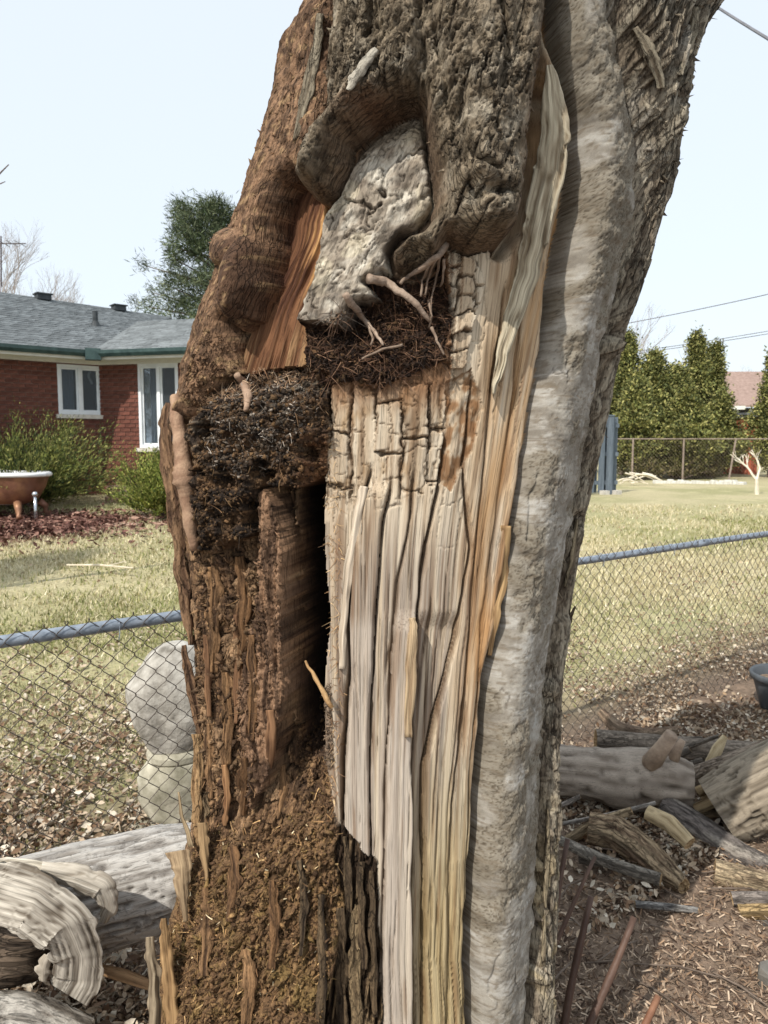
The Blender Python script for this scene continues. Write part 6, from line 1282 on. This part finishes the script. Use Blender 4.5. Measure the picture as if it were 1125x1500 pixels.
# plastic pot
M_POT = mat_noise('grey_plastic_pot', (66, 70, 74), (88, 92, 96), 6, .5, .1)
pY = 4.35; pc = at(1148, 1045, pY); pg = float(GZ(pc.x, pY)); pot = empty('plant_pot', 'dark grey plastic plant pot half out of the litter near the fence', 'pot', (pc.x, pY, pg-.02), 0)
ur = pY/FPX; b = MB(); b.lathe([(.11, 0), (.125, .02), (.175, .20), (.18, .215), (.195, .22), (.20, .25), (.19, .262), (.18, .25), (.165, .2), (.12, .03)], (0, 0, 0), 36); b.build('tub', M_POT, pot, True)
b = MB(); b.lathe([(.01, .205), (.10, .21), (.168, .2), (.16, .18)], (0, 0, 0), 24); b.build('potting_soil', mat_noise('potting_soil', (96, 80, 66), (150, 130, 110), 30, .95, .8), pot)
# grey stone at the right edge
o = stone_mesh(.11, .10, .07, 222).build('field_stone', mat_noise('grey_field_stone', (92, 88, 82), (122, 118, 110), 10, .9, .4), None); P = onz(1138, 1432, .05); o.location = (P.x, P.y, float(GZ(P.x, P.y))-.02); tag(o, 'grey rounded stone on the mulch beyond the canes', 'stone')
# ------------------------------------------------------------------ left foreground wood
log('fallen_log', 'thick silver grey cracked log lying behind the bleached root piece', 'log', [(330, 1262, 1.98), (240, 1286, 1.96), (120, 1318, 1.93), (-60, 1366, 1.9)], [64, 76, 80, 84], (128, 122, 115), (186, 182, 176), bare=True, seed=60, mat='knot', grain=.045, lump=.05, crack=.09, n=130, seg=220, dkk=.85)
ps = empty('bleached_root_piece', 'bleached wavy root piece draped over the silver grey log', 'driftwood', at(90, 1400, 1.66))
O_ = Vector(ps.location)
slab('root_sheet', [(-70, 1296), (-10, 1304), (50, 1322), (96, 1356), (116, 1400), (112, 1438), (100, 1458)], [90, 96, 98, 88, 74, 66, 62], .05, (104, 94, 82), (206, 198, 184), Ys=[1.70, 1.66, 1.62, 1.62, 1.66, 1.70, 1.72], out=0, seed=90, seg=110, nx=33, parent=ps, rag=.14, origin=O_, gamp=.45, cup=.3)
slab('root_tongue', [(60, 1272), (110, 1284), (150, 1300), (160, 1330), (152, 1352)], [26, 40, 44, 24, 10], .05, (150, 140, 126), (212, 204, 190), Ys=[1.70, 1.68, 1.68, 1.70, 1.72], out=0, seed=91, seg=60, nx=17, parent=ps, rag=.2, origin=O_, gamp=.4)
slab('root_crest', [(-60, 1268), (0, 1266), (50, 1270), (110, 1290)], [16, 22, 24, 10], .05, (158, 148, 130), (220, 212, 196), Ys=[1.76, 1.74, 1.72, 1.70], out=0, seed=92, seg=50, nx=11, parent=ps, rag=.2, origin=O_, gamp=.4)
slab('root_toe', [(110, 1428), (132, 1424), (152, 1424)], [18, 12, 4], .02, (150, 140, 126), (206, 198, 184), Ys=[1.70, 1.70, 1.70], out=0, seed=93, seg=16, nx=7, parent=ps, origin=O_)
slab('root_toe', [(72, 1400), (64, 1420), (62, 1438)], [14, 22, 10], .03, (140, 128, 112), (196, 186, 170), Ys=[1.68, 1.69, 1.70], out=0, seed=94, seg=20, nx=7, parent=ps, origin=O_)
log('bark_chunk', 'dark lumpy bark chunk under the bleached root piece', 'bark', [(-40, 1390, 1.72), (20, 1396, 1.74), (66, 1404, 1.8)], [46, 44, 28], (70, 58, 48), (124, 108, 92), seed=61, lump=.16, grain=.10, n=36, seg=50)
log('fallen_log', 'pale flaking log lying at the feet of the bleached root piece', 'log', [(-60, 1492, 1.66), (30, 1496, 1.66), (120, 1530, 1.68)], [40, 40, 36], (124, 116, 106), (192, 186, 176), seed=62, lump=.12, grain=.06, crack=.08, n=40, seg=60)
log('split_stick', 'tan split board lying between the silver log and the rotten trunk foot', 'stick', [(140, 1418, 1.82), (180, 1428, 1.8), (225, 1444, 1.78)], [7, 9, 8], (110, 86, 62), (170, 138, 104), bare=True, seed=63, n=10, seg=20, mat='wood')
